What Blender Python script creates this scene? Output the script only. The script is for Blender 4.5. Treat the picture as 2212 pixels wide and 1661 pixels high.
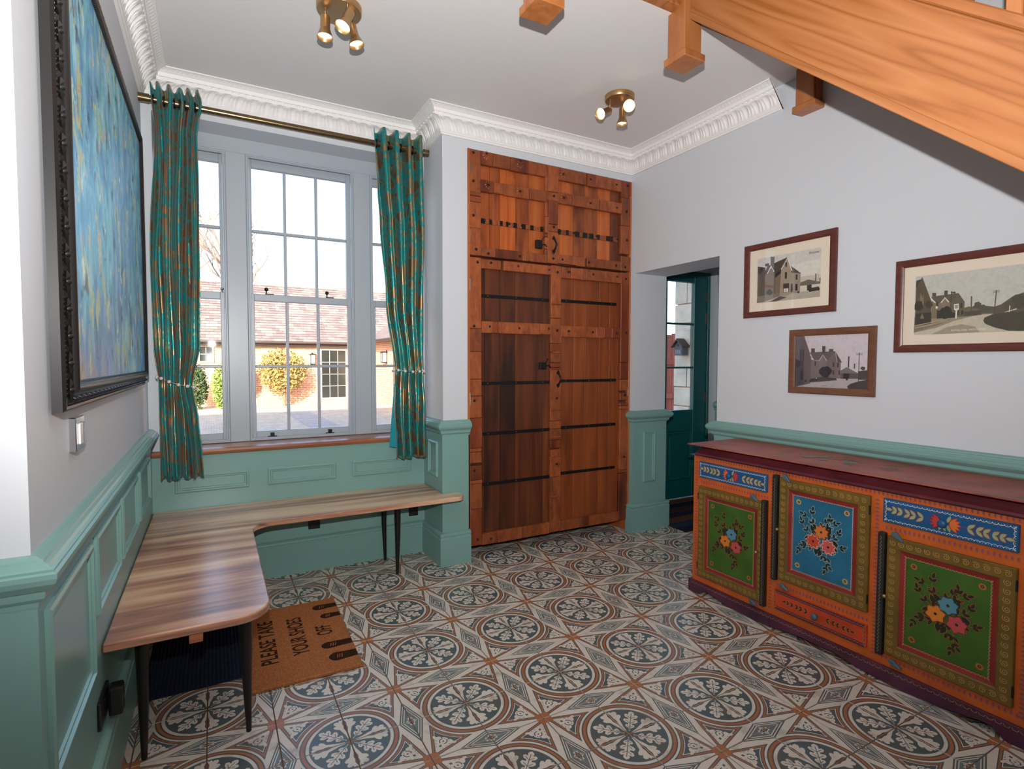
import bpy, bmesh, math, random
from mathutils import Vector, Matrix
for _o in list(bpy.data.objects):
    bpy.data.objects.remove(_o, do_unlink=True)
sc = bpy.context.scene
C = sc.collection
PI = math.pi
random.seed(7)

# ------------------------------------------------------------------ camera
CAM = Vector((0.0, 0.0, 1.352))
cd = bpy.data.cameras.new('camera')
cd.sensor_fit = 'HORIZONTAL'; cd.sensor_width = 36.0; cd.lens = 36.0 * 1170.11 / 2212.0
cd.clip_start = 0.02; cd.clip_end = 400
co = bpy.data.objects.new('camera', cd); C.objects.link(co)
_r = Vector((0.87545546, -0.48329445, 0.00205281))
_u = Vector((0.01857648, 0.03789379, 0.99910909))
_f = Vector((0.48294167, 0.87463737, -0.04215224))
co.matrix_world = Matrix(((_r.x, _u.x, -_f.x, CAM.x), (_r.y, _u.y, -_f.y, CAM.y), (_r.z, _u.z, -_f.z, CAM.z), (0, 0, 0, 1)))
sc.camera = co

# ------------------------------------------------------------------ world, sun, flash, exposure
wd = bpy.data.worlds.new('sky'); sc.world = wd; wd.use_nodes = True
wn = wd.node_tree; bg = wn.nodes['Background']
sky = wn.nodes.new('ShaderNodeTexSky'); sky.sky_type = 'NISHITA'; sky.sun_disc = False
sky.sun_elevation = math.radians(22); sky.sun_rotation = math.radians(205); sky.dust_density = 3.0; sky.air_density = 1.0
wn.links.new(sky.outputs[0], bg.inputs[0]); bg.inputs[1].default_value = 0.75

def lamp(name, kind, loc, energy, color=(1, 1, 1), **k):
    l = bpy.data.lights.new(name, kind); l.energy = energy; l.color = color
    for a, b in k.items(): setattr(l, a, b)
    o = bpy.data.objects.new(name, l); C.objects.link(o); o.location = loc
    return o
_az, _el = math.radians(25), math.radians(21)
SUN = Vector((math.sin(_az) * math.cos(_el), math.cos(_az) * math.cos(_el), -math.sin(_el)))
sun = lamp('sun', 'SUN', (0, -20, 20), 14.0, (1.0, 0.93, 0.82), angle=math.radians(0.6))
sun.rotation_euler = SUN.to_track_quat('-Z', 'Y').to_euler()
# the photographer's flash gun, on top of the camera (its shadows are in the photograph)
flash = lamp('flash_gun', 'SPOT', (-0.005, -0.017, 1.569), 385.0, (1.0, 0.985, 0.97), shadow_soft_size=0.014,
             spot_size=math.radians(170), spot_blend=1.0)
flash.rotation_euler = Vector((0.42, 0.75, 0.62)).to_track_quat('-Z', 'Y').to_euler()
sc.view_settings.view_transform = 'Standard'; sc.view_settings.look = 'None'
sc.view_settings.exposure = 0.0; sc.view_settings.gamma = 1.0; sc.view_settings.use_curve_mapping = False

# ------------------------------------------------------------------ measures (metres)
XL, XR, XP = -0.324, 2.904, 1.316          # left wall, right wall, pillar side
YN, YP, YB = 1.392, 3.318, 3.668           # near corner, cupboard wall, window wall
ZC, HR = 2.95, 0.9655                      # ceiling, top of dado rail
TS = 0.22375; TOX, TOY = 1.2998, 1.9163    # floor tile, a rosette centre

# ------------------------------------------------------------------ helpers
def srgb(r, g, b):
    f = lambda c: (c / 255 / 12.92) if c / 255 <= 0.04045 else ((c / 255 + 0.055) / 1.055) ** 2.4
    return (f(r), f(g), f(b), 1.0)

class MB:
    def __init__(s): s.v = []; s.f = []; s.c = []; s.uv = None
    def add(s, vs, fs, col=None):
        n = len(s.v); s.v += [tuple(p) for p in vs]
        for f in fs: s.f.append(tuple(n + i for i in f)); s.c.append(col)
    def box(s, x0, x1, y0, y1, z0, z1, col=None):
        x0, x1 = min(x0, x1), max(x0, x1); y0, y1 = min(y0, y1), max(y0, y1); z0, z1 = min(z0, z1), max(z0, z1)
        s.add([(x0, y0, z0), (x1, y0, z0), (x1, y1, z0), (x0, y1, z0), (x0, y0, z1), (x1, y0, z1), (x1, y1, z1), (x0, y1, z1)],
              [(0, 3, 2, 1), (4, 5, 6, 7), (0, 1, 5, 4), (1, 2, 6, 5), (2, 3, 7, 6), (3, 0, 4, 7)], col)
        return s
    def prism(s, pts, T, h0, h1, col=None):          # polygon (u,v) extruded h0..h1 through T(u,v,h)
        n = len(pts)
        s.add([T(u, v, h0) for u, v in pts] + [T(u, v, h1) for u, v in pts],
              [tuple(range(n - 1, -1, -1)), tuple(range(n, 2 * n))] + [(i, (i + 1) % n, n + (i + 1) % n, n + i) for i in range(n)], col)
        return s
    def tube(s, path, rad, n=10, col=None, cap=True):
        path = [Vector(p) for p in path]; rings = []
        m = len(path); rads = rad if isinstance(rad, (list, tuple)) else [rad] * m
        up = None
        for i, p in enumerate(path):
            t = (path[min(i + 1, m - 1)] - path[max(i - 1, 0)]).normalized()
            if up is None: up = Vector((0, 0, 1)) if abs(t.z) < 0.9 else Vector((1, 0, 0))
            a = t.cross(up).normalized(); b = a.cross(t).normalized(); up = b
            rings.append([p + (a * math.cos(2 * PI * k / n) + b * math.sin(2 * PI * k / n)) * rads[i] for k in range(n)])
        vs = [q for r in rings for q in r]
        fs = [(i * n + k, i * n + (k + 1) % n, (i + 1) * n + (k + 1) % n, (i + 1) * n + k) for i in range(m - 1) for k in range(n)]
        if cap: fs += [tuple(range(n - 1, -1, -1)), tuple((m - 1) * n + k for k in range(n))]
        s.add(vs, fs, col); return s
    def lathe(s, prof, T, n=20, col=None, caps=True):  # prof (r,h), T(x,y,h)
        m = len(prof)
        vs = [T(r * math.cos(2 * PI * k / n), r * math.sin(2 * PI * k / n), h) for r, h in prof for k in range(n)]
        fs = [(i * n + k, i * n + (k + 1) % n, (i + 1) * n + (k + 1) % n, (i + 1) * n + k) for i in range(m - 1) for k in range(n)]
        if caps: fs += [tuple(range(n - 1, -1, -1)), tuple((m - 1) * n + k for k in range(n))]
        s.add(vs, fs, col); return s
    def sweep(s, prof, path, T, closed=False, col=None, ends=True):   # prof (d,h): d to the right of travel
        P = [Vector(p) for p in path]; n = len(P); m = len(prof); off = []
        for i in range(n):
            def nr(a, b):
                t = (P[b % n] - P[a % n]).normalized(); return Vector((t.y, -t.x))
            if closed: n1, n2 = nr(i - 1, i), nr(i, i + 1)
            else: n1 = nr(i - 1, i) if i > 0 else nr(i, i + 1); n2 = nr(i, i + 1) if i < n - 1 else n1
            b = (n1 + n2); off.append(b / max(0.2, (b.length_squared / 2)))
        vs = [T(P[i].x + off[i].x * d, P[i].y + off[i].y * d, h) for i in range(n) for d, h in prof]
        fs = []
        for i in range(n if closed else n - 1):
            j = (i + 1) % n
            for k in range(m - 1): fs.append((i * m + k, j * m + k, j * m + k + 1, i * m + k + 1))
        if not closed and ends: fs += [tuple(range(m)), tuple((n - 1) * m + k for k in range(m - 1, -1, -1))]
        s.add(vs, fs, col); return s

WM = {}
def link(o, parent, M=None):
    C.objects.link(o)
    M = M or Matrix.Identity(4)
    if parent is not None:
        o.parent = parent; o.matrix_parent_inverse = WM[parent.name].inverted()
    o.matrix_basis = M; WM[o.name] = M.copy()
    return o
def mesh(name, mb, mat, bevel=0, smooth=0, fix=True):
    me = bpy.data.meshes.new(name); me.from_pydata([tuple(p) for p in mb.v], [], mb.f)
    for m in (mat if isinstance(mat, (list, tuple)) else [mat]): me.materials.append(m)
    if any(c is not None for c in mb.c):
        at = me.color_attributes.new('Col', 'FLOAT_COLOR', 'CORNER'); k = 0; buf = []
        for p, c in zip(me.polygons, mb.c):
            c = c or (0.5, 0.5, 0.5, 1)
            for _ in range(p.loop_total): buf.extend(c[:4] if len(c) > 3 else (*c, 1))
        at.data.foreach_set('color', buf)
    if mb.uv:
        ul = me.uv_layers.new(name='UVMap')
        for l in me.loops: ul.data[l.index].uv = mb.uv[l.vertex_index]
    if fix or bevel:
        bm = bmesh.new(); bm.from_mesh(me)
        if fix: bmesh.ops.recalc_face_normals(bm, faces=bm.faces)
        if bevel:
            ed = [e for e in bm.edges if len(e.link_faces) == 2 and e.calc_face_angle(0) > 0.6]
            bmesh.ops.bevel(bm, geom=ed, offset=bevel, segments=2 if bevel > 0.004 else 1, affect='EDGES', profile=0.6, clamp_overlap=True)
        bm.to_mesh(me); bm.free()
    if smooth:
        me.shade_smooth(); me.set_sharp_from_angle(angle=math.radians(smooth))
    me.update(); return me
def obj(name, mb, mat, parent=None, bevel=0, smooth=0, M=None, fix=True):
    me = mb if isinstance(mb, bpy.types.Mesh) else mesh(name, mb, mat, bevel, smooth, fix)
    return link(bpy.data.objects.new(name, me), parent, M)
def tag(o, label, cat=None, group=None, kind=None):
    o['label'] = label
    if cat: o['category'] = cat
    if group: o['group'] = group
    if kind: o['kind'] = kind
    return o
def thing(name, label, cat, loc=(0, 0, 0), group=None, kind=None):
    o = bpy.data.objects.new(name, None); o.empty_display_size = 0.1
    link(o, None, Matrix.Translation(loc)); return tag(o, label, cat, group, kind)
def struct(name, mb, mat, label, cat=None, parent=None, **k):
    o = obj(name, mb, mat, parent, **k)
    if parent is None: tag(o, label, cat, kind='structure')
    return o
def box(*a): return MB().box(*a)
IDT = lambda u, v, h: (u, v, h)
def TX(x, s=1):  return lambda u, v, h: (x + s * h, u, v)     # wall plane of constant x: u = y, v = z
def TY(y, s=-1): return lambda u, v, h: (u, y + s * h, v)     # wall plane of constant y: u = x, v = z
def rect(u0, u1, v0, v1): return [(u0, v0), (u0, v1), (u1, v1), (u1, v0)]   # clockwise: right of travel is inside

class DE(MB):                                                # flat print: polygons on a surface
    def __init__(s, T, step=1.2e-4, inc=2e-6): super().__init__(); s.T = T; s.step = step; s.inc = inc; s.n = 0
    def poly(s, pts, col, lay=1):
        s.n += 1; s.add([s.T(u, v, lay * s.step + s.n * s.inc) for u, v in pts], [tuple(range(len(pts)))], col)
    def rect(s, u0, u1, v0, v1, col, lay=1): s.poly([(u0, v0), (u1, v0), (u1, v1), (u0, v1)], col, lay)
    def disc(s, u, v, r, col, lay=1, n=12, ry=None):
        s.poly([(u + r * math.cos(2 * PI * k / n), v + (ry or r) * math.sin(2 * PI * k / n)) for k in range(n)], col, lay)
    def line(s, pts, w, col, lay=1, closed=False):
        n = len(pts); L = []; R = []
        for i in range(n):
            a = pts[(i - 1) % n] if (i > 0 or closed) else pts[i]; b = pts[(i + 1) % n] if (i < n - 1 or closed) else pts[i]
            dx, dy = b[0] - a[0], b[1] - a[1]; l = math.hypot(dx, dy) or 1
            ww = w[i] if isinstance(w, (list, tuple)) else w
            L.append((pts[i][0] - dy / l * ww / 2, pts[i][1] + dx / l * ww / 2)); R.append((pts[i][0] + dy / l * ww / 2, pts[i][1] - dx / l * ww / 2))
        s.n += 1; vs = [s.T(u, v, lay * s.step + s.n * s.inc) for u, v in L + R]
        s.add(vs, [(i, (i + 1) % n, n + (i + 1) % n, n + i) for i in range(n if closed else n - 1)], col)
    def leaf(s, u, v, ang, ln, w, col, lay=1):
        c, q = math.cos(ang), math.sin(ang)
        P = [(0, 0), (.25, .42), (.5, .5), (.75, .33), (1, 0), (.75, -.33), (.5, -.5), (.25, -.42)]
        s.poly([(u + c * a * ln - q * b * w, v + q * a * ln + c * b * w) for a, b in P], col, lay)

# ------------------------------------------------------------------ materials
def nt(name):
    m = bpy.data.materials.new(name); m.use_nodes = True; t = m.node_tree
    return m, t, t.nodes['Principled BSDF']
def nd(t, typ, ins=None, **k):
    n = t.nodes.new(typ)
    for a, b in k.items(): setattr(n, a, b)
    for a, b in (ins or {}).items():
        if isinstance(b, bpy.types.NodeSocket): t.links.new(b, n.inputs[a])
        else: n.inputs[a].default_value = b
    return n
def coords(t, scale=(1, 1, 1), rnd=True, src='Object', rot=(0, 0, 0)):
    tc = nd(t, 'ShaderNodeTexCoord'); out = tc.outputs[src]
    if rnd:
        oi = nd(t, 'ShaderNodeObjectInfo')
        mu = nd(t, 'ShaderNodeMath', {0: oi.outputs['Random'], 1: 37.0}, operation='MULTIPLY')
        out = nd(t, 'ShaderNodeVectorMath', {0: out, 1: mu.outputs[0]}, operation='ADD').outputs[0]
    if any(rot): out = nd(t, 'ShaderNodeMapping', {0: out, 'Rotation': rot}).outputs[0]
    return nd(t, 'ShaderNodeMapping', {0: out, 'Scale': scale}).outputs[0]
def ramp(t, fac, stops):
    r = nd(t, 'ShaderNodeValToRGB', {0: fac}); e = r.color_ramp.elements
    while len(e) < len(stops): e.new(0.5)
    for q, (p, c) in zip(e, stops): q.position = p; q.color = c
    return r.outputs[0]
def mix(t, fac, a, b, mode='MIX'):
    m = nd(t, 'ShaderNodeMix', data_type='RGBA', blend_type=mode)
    for i, v in ((0, fac), (6, a), (7, b)):
        if isinstance(v, bpy.types.NodeSocket): t.links.new(v, m.inputs[i])
        else: m.inputs[i].default_value = v
    return m.outputs[2]
def bump(t, b, h, st, dist=0.002):
    n = nd(t, 'ShaderNodeBump', {'Height': h, 'Strength': st, 'Distance': dist}); t.links.new(n.outputs[0], b.inputs['Normal'])
def pm(name, col, rough=0.5, metal=0.0, var=0.0, vs=6.0, bp=0.0, bs=80.0, spec=0.5, coat=0.0):
    m, t, b = nt(name)
    b.inputs['Base Color'].default_value = col; b.inputs['Roughness'].default_value = rough
    b.inputs['Metallic'].default_value = metal; b.inputs['Specular IOR Level'].default_value = spec
    b.inputs['Coat Weight'].default_value = coat
    if var:
        n = nd(t, 'ShaderNodeTexNoise', {'Vector': coords(t), 'Scale': vs, 'Detail': 6.0})
        d = tuple(c * (1 - var) for c in col[:3]) + (1,); l = tuple(min(1, c * (1 + var)) for c in col[:3]) + (1,)
        t.links.new(ramp(t, n.outputs[0], [(0.3, d), (0.7, l)]), b.inputs['Base Color'])
    if bp:
        n2 = nd(t, 'ShaderNodeTexNoise', {'Vector': coords(t, rnd=False), 'Scale': bs, 'Detail': 4.0}); bump(t, b, n2.outputs[0], bp)
    return m
def wood(name, stops, scale, rough=0.4, rings=0.0, vary=0.25, bp=0.15, rot=(0, 0, 0), coat=0.0, stain=None):
    m, t, b = nt(name)
    v = coords(t, scale, rot=rot)
    n = nd(t, 'ShaderNodeTexNoise', {'Vector': v, 'Scale': 1.0, 'Detail': 8.0, 'Roughness': 0.6, 'Distortion': 0.6})
    f = n.outputs[0]
    if rings:
        n0 = nd(t, 'ShaderNodeTexNoise', {'Vector': v, 'Scale': 0.35, 'Detail': 2.0})
        k = nd(t, 'ShaderNodeMath', {0: n0.outputs[0], 1: rings}, operation='MULTIPLY')
        k = nd(t, 'ShaderNodeMath', {0: k.outputs[0], 1: 1.0}, operation='PINGPONG')
        f = nd(t, 'ShaderNodeMath', {0: k.outputs[0], 1: 0.45, 2: 0.0}, operation='MULTIPLY').outputs[0]
        f = nd(t, 'ShaderNodeMath', {0: f, 1: nd(t, 'ShaderNodeMath', {0: n.outputs[0], 1: 0.55}, operation='MULTIPLY').outputs[0]}, operation='ADD').outputs[0]
    c = ramp(t, f, stops)
    oi = nd(t, 'ShaderNodeObjectInfo')
    br = nd(t, 'ShaderNodeMapRange', {0: oi.outputs['Random'], 3: 1 - vary, 4: 1 + vary})
    hs = nd(t, 'ShaderNodeHueSaturation', {'Color': c, 'Value': br.outputs[0]})
    out = hs.outputs[0]
    if stain:
        ns = nd(t, 'ShaderNodeTexNoise', {'Vector': coords(t, stain[1]), 'Scale': 1.0, 'Detail': 3.0})
        mk = ramp(t, ns.outputs[0], [(stain[2], (0, 0, 0, 1)), (stain[2] + 0.14, (1, 1, 1, 1))])
        out = mix(t, mk, out, stain[0])
    t.links.new(out, b.inputs['Base Color'])
    b.inputs['Roughness'].default_value = rough; b.inputs['Coat Weight'].default_value = coat; b.inputs['Coat Roughness'].default_value = 0.25
    if bp: bump(t, b, n.outputs[0], bp)
    return m
def paint(name, rough=0.5, wear=None, ws=14.0, lo=0.58, hi=0.72, bp=0.0, amt=0.8, rnd=True, coat=0.0):
    m, t, b = nt(name)
    a = nd(t, 'ShaderNodeAttribute', attribute_name='Col'); c = a.outputs['Color']
    n = nd(t, 'ShaderNodeTexNoise', {'Vector': coords(t, rnd=rnd), 'Scale': ws, 'Detail': 7.0, 'Roughness': 0.65})
    if wear:
        k = ramp(t, n.outputs[0], [(lo, (0, 0, 0, 1)), (hi, (amt, amt, amt, 1))]); c = mix(t, k, c, wear)
    t.links.new(c, b.inputs['Base Color']); b.inputs['Roughness'].default_value = rough; b.inputs['Coat Weight'].default_value = coat
    if bp: bump(t, b, n.outputs[0], bp)
    return m
def emit(name, col, st):
    m, t, b = nt(name); b.inputs['Base Color'].default_value = col
    b.inputs['Emission Color'].default_value = col; b.inputs['Emission Strength'].default_value = st; return m
def glass(name, tint=(1, 1, 1, 1), refl=0.05):
    m, t, b = nt(name); out = t.nodes['Material Output']
    tr = nd(t, 'ShaderNodeBsdfTransparent', {0: tint}); gl = nd(t, 'ShaderNodeBsdfGlossy', {'Roughness': 0.02})
    fr = nd(t, 'ShaderNodeFresnel', {0: 1.45})
    ge = nd(t, 'ShaderNodeNewGeometry'); fr2 = nd(t, 'ShaderNodeMath', {0: fr.outputs[0], 1: ge.outputs['Backfacing']}, operation='SUBTRACT', use_clamp=True)
    mx = nd(t, 'ShaderNodeMixShader', {0: fr2.outputs[0], 1: tr.outputs[0], 2: gl.outputs[0]})
    t.links.new(mx.outputs[0], out.inputs[0]); t.nodes.remove(b); return m

M = {}
M['wall'] = pm('wall_paint', srgb(208, 211, 216), 0.55, bp=0.03, bs=300, spec=0.4)
M['ceil'] = pm('ceiling_paint', srgb(228, 225, 224), 0.85, bp=0.02, bs=250, spec=0.2)
M['plaster'] = pm('plaster_white', srgb(240, 237, 235), 0.6, spec=0.35)
M['green'] = pm('sage_paint', srgb(127, 168, 161), 0.30, spec=0.5, bp=0.015, bs=400)
M['winpaint'] = pm('window_paint', srgb(172, 180, 188), 0.35, spec=0.5)
M['grout'] = pm('grout_brown', srgb(112, 88, 74), 0.8, var=0.2, vs=40)
M['tile'] = paint('tile_print', 0.30, wear=srgb(124, 98, 80), ws=9.0, lo=0.55, hi=0.74, amt=0.6)
M['oak'] = wood('oak_stair', [(0.25, srgb(146, 86, 42)), (0.4, srgb(163, 100, 54)), (0.75, srgb(175, 114, 68))], (30, 1.5, 30), 0.34, rings=13.0, vary=0.06, bp=0.05, rot=(math.radians(-41), 0, 0))
M['oakv'] = wood('oak_post', [(0.25, srgb(150, 88, 44)), (0.5, srgb(174, 108, 60)), (0.75, srgb(186, 124, 76))], (14, 14, 1.4), 0.32, vary=0.05, bp=0.05)
M['bench'] = wood('bench_wood', [(0.22, srgb(126, 84, 68)), (0.36, srgb(180, 128, 102)), (0.5, srgb(214, 166, 134)), (0.68, srgb(234, 198, 162))], (2.0, 20, 24), 0.30, rings=3.5, vary=0.03, bp=0.06, coat=0.3)
M['sill'] = wood('sill_oak', [(0.25, srgb(128, 70, 42)), (0.7, srgb(178, 112, 76))], (2, 30, 30), 0.3, vary=0.03, bp=0.05, coat=0.2)
_st = [(0.22, srgb(72, 30, 18)), (0.45, srgb(118, 52, 27)), (0.7, srgb(148, 74, 38))]
M['teak'] = wood('cupboard_wood', _st, (10, 10, 2.0), 0.45, vary=0.16, bp=0.25, stain=(srgb(70, 34, 22), (3, 3, 1.6), 0.56))
M['teakp'] = wood('cupboard_plank', [(0.2, srgb(80, 36, 20)), (0.5, srgb(144, 70, 31)), (0.8, srgb(180, 98, 45))], (14, 14, 1.3), 0.4, vary=0.42, bp=0.15, stain=(srgb(58, 28, 20), (4.5, 4.5, 2.2), 0.58))
M['teakd'] = wood('cupboard_plank_dark', [(0.2, srgb(54, 27, 17)), (0.5, srgb(102, 51, 28)), (0.8, srgb(138, 76, 40))], (14, 14, 1.0), 0.4, vary=0.34, bp=0.15, stain=(srgb(44, 24, 18), (5, 5, 1.0), 0.53))
M['pine'] = wood('cupboard_plank_pine', [(0.2, srgb(120, 52, 24)), (0.5, srgb(178, 88, 36)), (0.8, srgb(206, 116, 54))], (14, 14, 1.2), 0.4, vary=0.14, bp=0.12, stain=(srgb(70, 30, 20), (4.0, 4.0, 3.2), 0.60))
M['teakm'] = wood('cupboard_plank_mid', [(0.2, srgb(84, 40, 20)), (0.5, srgb(134, 66, 30)), (0.8, srgb(162, 86, 40))], (14, 14, 1.0), 0.4, vary=0.10, bp=0.12, stain=(srgb(74, 36, 22), (5, 5, 1.2), 0.60))
M['lining'] = wood('cupboard_lining', [(0.2, srgb(150, 74, 32)), (0.8, srgb(200, 116, 58))], (14, 14, 1.2), 0.4, vary=0.05, bp=0.1)
M['carve'] = wood('carved_wood', [(0.22, srgb(96, 44, 22)), (0.5, srgb(142, 72, 35)), (0.8, srgb(168, 94, 50))], (26, 26, 10), 0.5, vary=0.24, bp=0.6)
M['black'] = pm('black_iron', srgb(24, 23, 24), 0.4, metal=0.3)
M['steelblack'] = pm('black_leg', srgb(26, 24, 24), 0.28, metal=0.2)
M['brass'] = pm('antique_brass', srgb(184, 148, 104), 0.36, metal=0.85, var=0.08)
M['bronze'] = pm('bronze_pole', srgb(132, 112, 84), 0.25, metal=1.0)
M['steel'] = pm('hinge_steel', srgb(150, 145, 138), 0.3, metal=1.0)
M['chrome'] = pm('chrome', srgb(205, 205, 208), 0.12, metal=1.0)
M['white'] = pm('white_plastic', srgb(236, 234, 232), 0.3)
M['blackp'] = pm('black_plastic', srgb(22, 22, 23), 0.35)
M['glass'] = glass('window_glass')
M['pglass'] = glass('picture_glass')
M['teal'] = pm('teal_door_paint', srgb(12, 84, 84), 0.35, spec=0.5)
M['bulb'] = emit('bulb_glow', (1.0, 0.86, 0.62, 1), 14.0)
M['print'] = paint('print', 0.6, wear=srgb(70, 60, 52), ws=55.0, lo=0.45, hi=0.75, amt=0.20)
M['decor'] = paint('painted_decor', 0.42, wear=srgb(60, 36, 22), ws=18.0, lo=0.6, hi=0.8, amt=0.35)
M['frame_r'] = wood('frame_mahogany', [(0.3, srgb(82, 38, 30)), (0.7, srgb(106, 52, 42))], (30, 8, 30), 0.35, vary=0.03, bp=0.05)
M['frame_b'] = wood('frame_brown', [(0.3, srgb(98, 62, 42)), (0.7, srgb(124, 82, 58))], (30, 8, 30), 0.4, vary=0.03, bp=0.08)
M['cream'] = pm('mount_card', srgb(226, 212, 192), 0.8)
M['ebony'] = pm('black_gilt_frame', srgb(20, 18, 18), 0.38, spec=0.5, coat=0.1)
M['pearl'] = pm('pearl', srgb(222, 206, 200), 0.22, coat=0.6)
# ================================================================== STRUCTURE
# ---- floor and printed tiles
fl = MB(); fl.box(-2.5, 4.6, -2.5, 4.05, -0.2, -0.0035)
floor = struct('floor', fl, M['grout'], 'patterned tile floor with brown grout', 'floor')

CREAM, DARK, ORNG, BRWN, BLUE = srgb(225, 216, 203), srgb(88, 102, 104), srgb(178, 112, 72), srgb(112, 88, 76), srgb(112, 125, 128)
def tile_mesh():
    d = DE(lambda u, v, h: (min(max(u, 0.011), 0.989) * TS, min(max(v, 0.011), 0.989) * TS, h), 1.0e-4)
    a = 0.011 * TS; b = 0.989 * TS
    d.add([(a, a, -0.006), (b, a, -0.006), (b, b, -0.006), (a, b, -0.006), (a, a, 0), (b, a, 0), (b, b, 0), (a, b, 0)],
          [(4, 5, 6, 7), (0, 1, 5, 4), (1, 2, 6, 5), (2, 3, 7, 6), (3, 0, 4, 7)], CREAM)
    for r, c, l in ((.765, DARK, 1), (.742, ORNG, 2), (.697, DARK, 3), (.672, CREAM, 4), (.622, DARK, 5)):
        d.poly([(0, 0)] + [(r * math.cos(k * PI / 28), r * math.sin(k * PI / 28)) for k in range(15)], c, l)
    rt = math.sqrt(.5)
    R = lambda r, w: (r * rt + w * rt, r * rt - w * rt)
    half = [(.06, .006), (.15, .014), (.165, .05), (.20, .078), (.235, .064), (.235, .03), (.27, .03), (.285, .085), (.33, .122), (.375, .105), (.37, .045),
            (.40, .042), (.425, .095), (.475, .118), (.505, .088), (.49, .04), (.53, .052), (.565, .036), (.588, 0)]
    d.poly([R(r, w) for r, w in half] + [R(r, -w) for r, w in half[-2::-1]], CREAM, 6)
    d.line([R(.09, 0), R(.53, 0)], .012, DARK, 7)
    for r0, r1, w1 in ((.16, .21, .045), (.27, .335, .075), (.40, .46, .07)):
        for sg in (-1, 1): d.line([R(r0, 0), R(r1, sg * w1)], .011, DARK, 7)
    fz = [(.07, 0), (.08, .02), (.19, .04), (.29, .075), (.355, .095), (.39, .155), (.43, .182), (.462, .165), (.465, .13), (.52, .165), (.56, .15), (.568, .10),
          (.548, .085), (.592, .065), (.575, .03), (.605, .0)]
    sp = [(.25, 0), (.31, .022), (.36, .036), (.42, .026), (.50, .036), (.57, 0)]
    for s in (0, 1):
        q = (lambda p: p) if s == 0 else (lambda p: (p[1], p[0]))
        d.poly([q(p) for p in fz], CREAM, 6); d.poly([q(p) for p in sp], BRWN, 7)
        d.poly([q(p) for p in ((0, 0), (.09, 0), (.05, .05), (0, 0))][:3], BRWN, 7)
        for k, (e, c) in enumerate(((1, DARK), (.88, CREAM), (.79, DARK), (.68, CREAM), (.59, BLUE))):
            d.poly([q((1, 0)), q((1 - .2 * e, 0)), q((1, .54 * e))], c, 1 + k)
        d.poly([q(p) for p in ((1, 0), (.91, 0), (.965, .05), (.955, .095), (.985, .10), (1, .17))], CREAM, 6)
        d.poly([q(p) for p in ((1, 0), (.955, 0), (1, .09))], BRWN, 7)
    # arm of the star, insets of one kite with a hollow end
    A, B = Vector((.77, .22)), Vector((.958, .875)); t = (B - A).normalized(); nn = Vector((-t.y, t.x))
    def arm(e):
        p0 = A + nn * e; r = .80 + e
        bq = p0.dot(t); cq = p0.dot(p0) - r * r; disc = math.sqrt(max(0, bq * bq - cq)); s1 = -bq + disc
        c1 = p0 + t * s1
        s2 = (1.835 - e * 1.2 - p0.x - p0.y) / (t.x + t.y); c2 = p0 + t * s2
        a0 = math.atan2(c1.y, c1.x); a1 = PI / 2 - a0
        arc = [(r * math.cos(a0 + (a1 - a0) * k / 7), r * math.sin(a0 + (a1 - a0) * k / 7)) for k in range(8)]
        return arc + [(c2.y, c2.x), (c2.x, c2.y)]
    for e, c, l in ((0, DARK, 1), (.018, ORNG, 2), (.042, DARK, 3), (.058, CREAM, 4), (.070, DARK, 5)): d.poly(arm(e), c, l)
    Q = lambda dd, w: (1 - dd * rt + w * rt, 1 - dd * rt - w * rt)
    fg = [(.15, .0), (.17, .02), (.215, .055), (.21, .028), (.265, .085), (.258, .052), (.325, .125), (.318, .08), (.38, .165), (.385, .115), (.43, .22), (.465, .245),
          (.487, .215), (.465, .175), (.49, .135), (.495, .095), (.47, .07), (.50, .045), (.507, .0)]
    d.poly([Q(a_, w * .86) for a_, w in fg] + [Q(a_, -w * .86) for a_, w in fg[-2:0:-1]], CREAM, 6)
    d.poly([Q(.27, 0), Q(.30, .026), Q(.335, 0), Q(.30, -.026)], DARK, 7)
    for sg in (-1, 1):
        d.line([Q(.415 + .062 * math.cos(k), sg * .062 * math.sin(k)) for k in (.5, 1.0, 1.6, 2.2, 2.6)], .018, DARK, 7)
    d.poly([Q(.395, 0), Q(.415, .018), Q(.435, 0), Q(.415, -.018)], DARK, 7); d.disc(*Q(.478, 0), .011, DARK, 7, 6)
    d.poly([(1, 1), (1, .87), (.915, .875), (.885, .885), (.875, .915), (.87, 1)], ORNG, 6)
    return d
td = tile_mesh()
tme = mesh('floor_tile', td, M['tile'], fix=False)
far = MB(); cnt = 0
def in_rect(x, y): return (XL - TS < x < XR and y < YB) or (x >= XR - TS and x < 4.4 and 1.5 < y < 3.84) or y < YN
ix0 = int((-2.5 - TOX) / TS) - 1; ix1 = int((4.4 - TOX) / TS) + 1
iy0 = int((-2.4 - TOY) / TS) - 1; iy1 = int((3.84 - TOY) / TS) + 1
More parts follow.
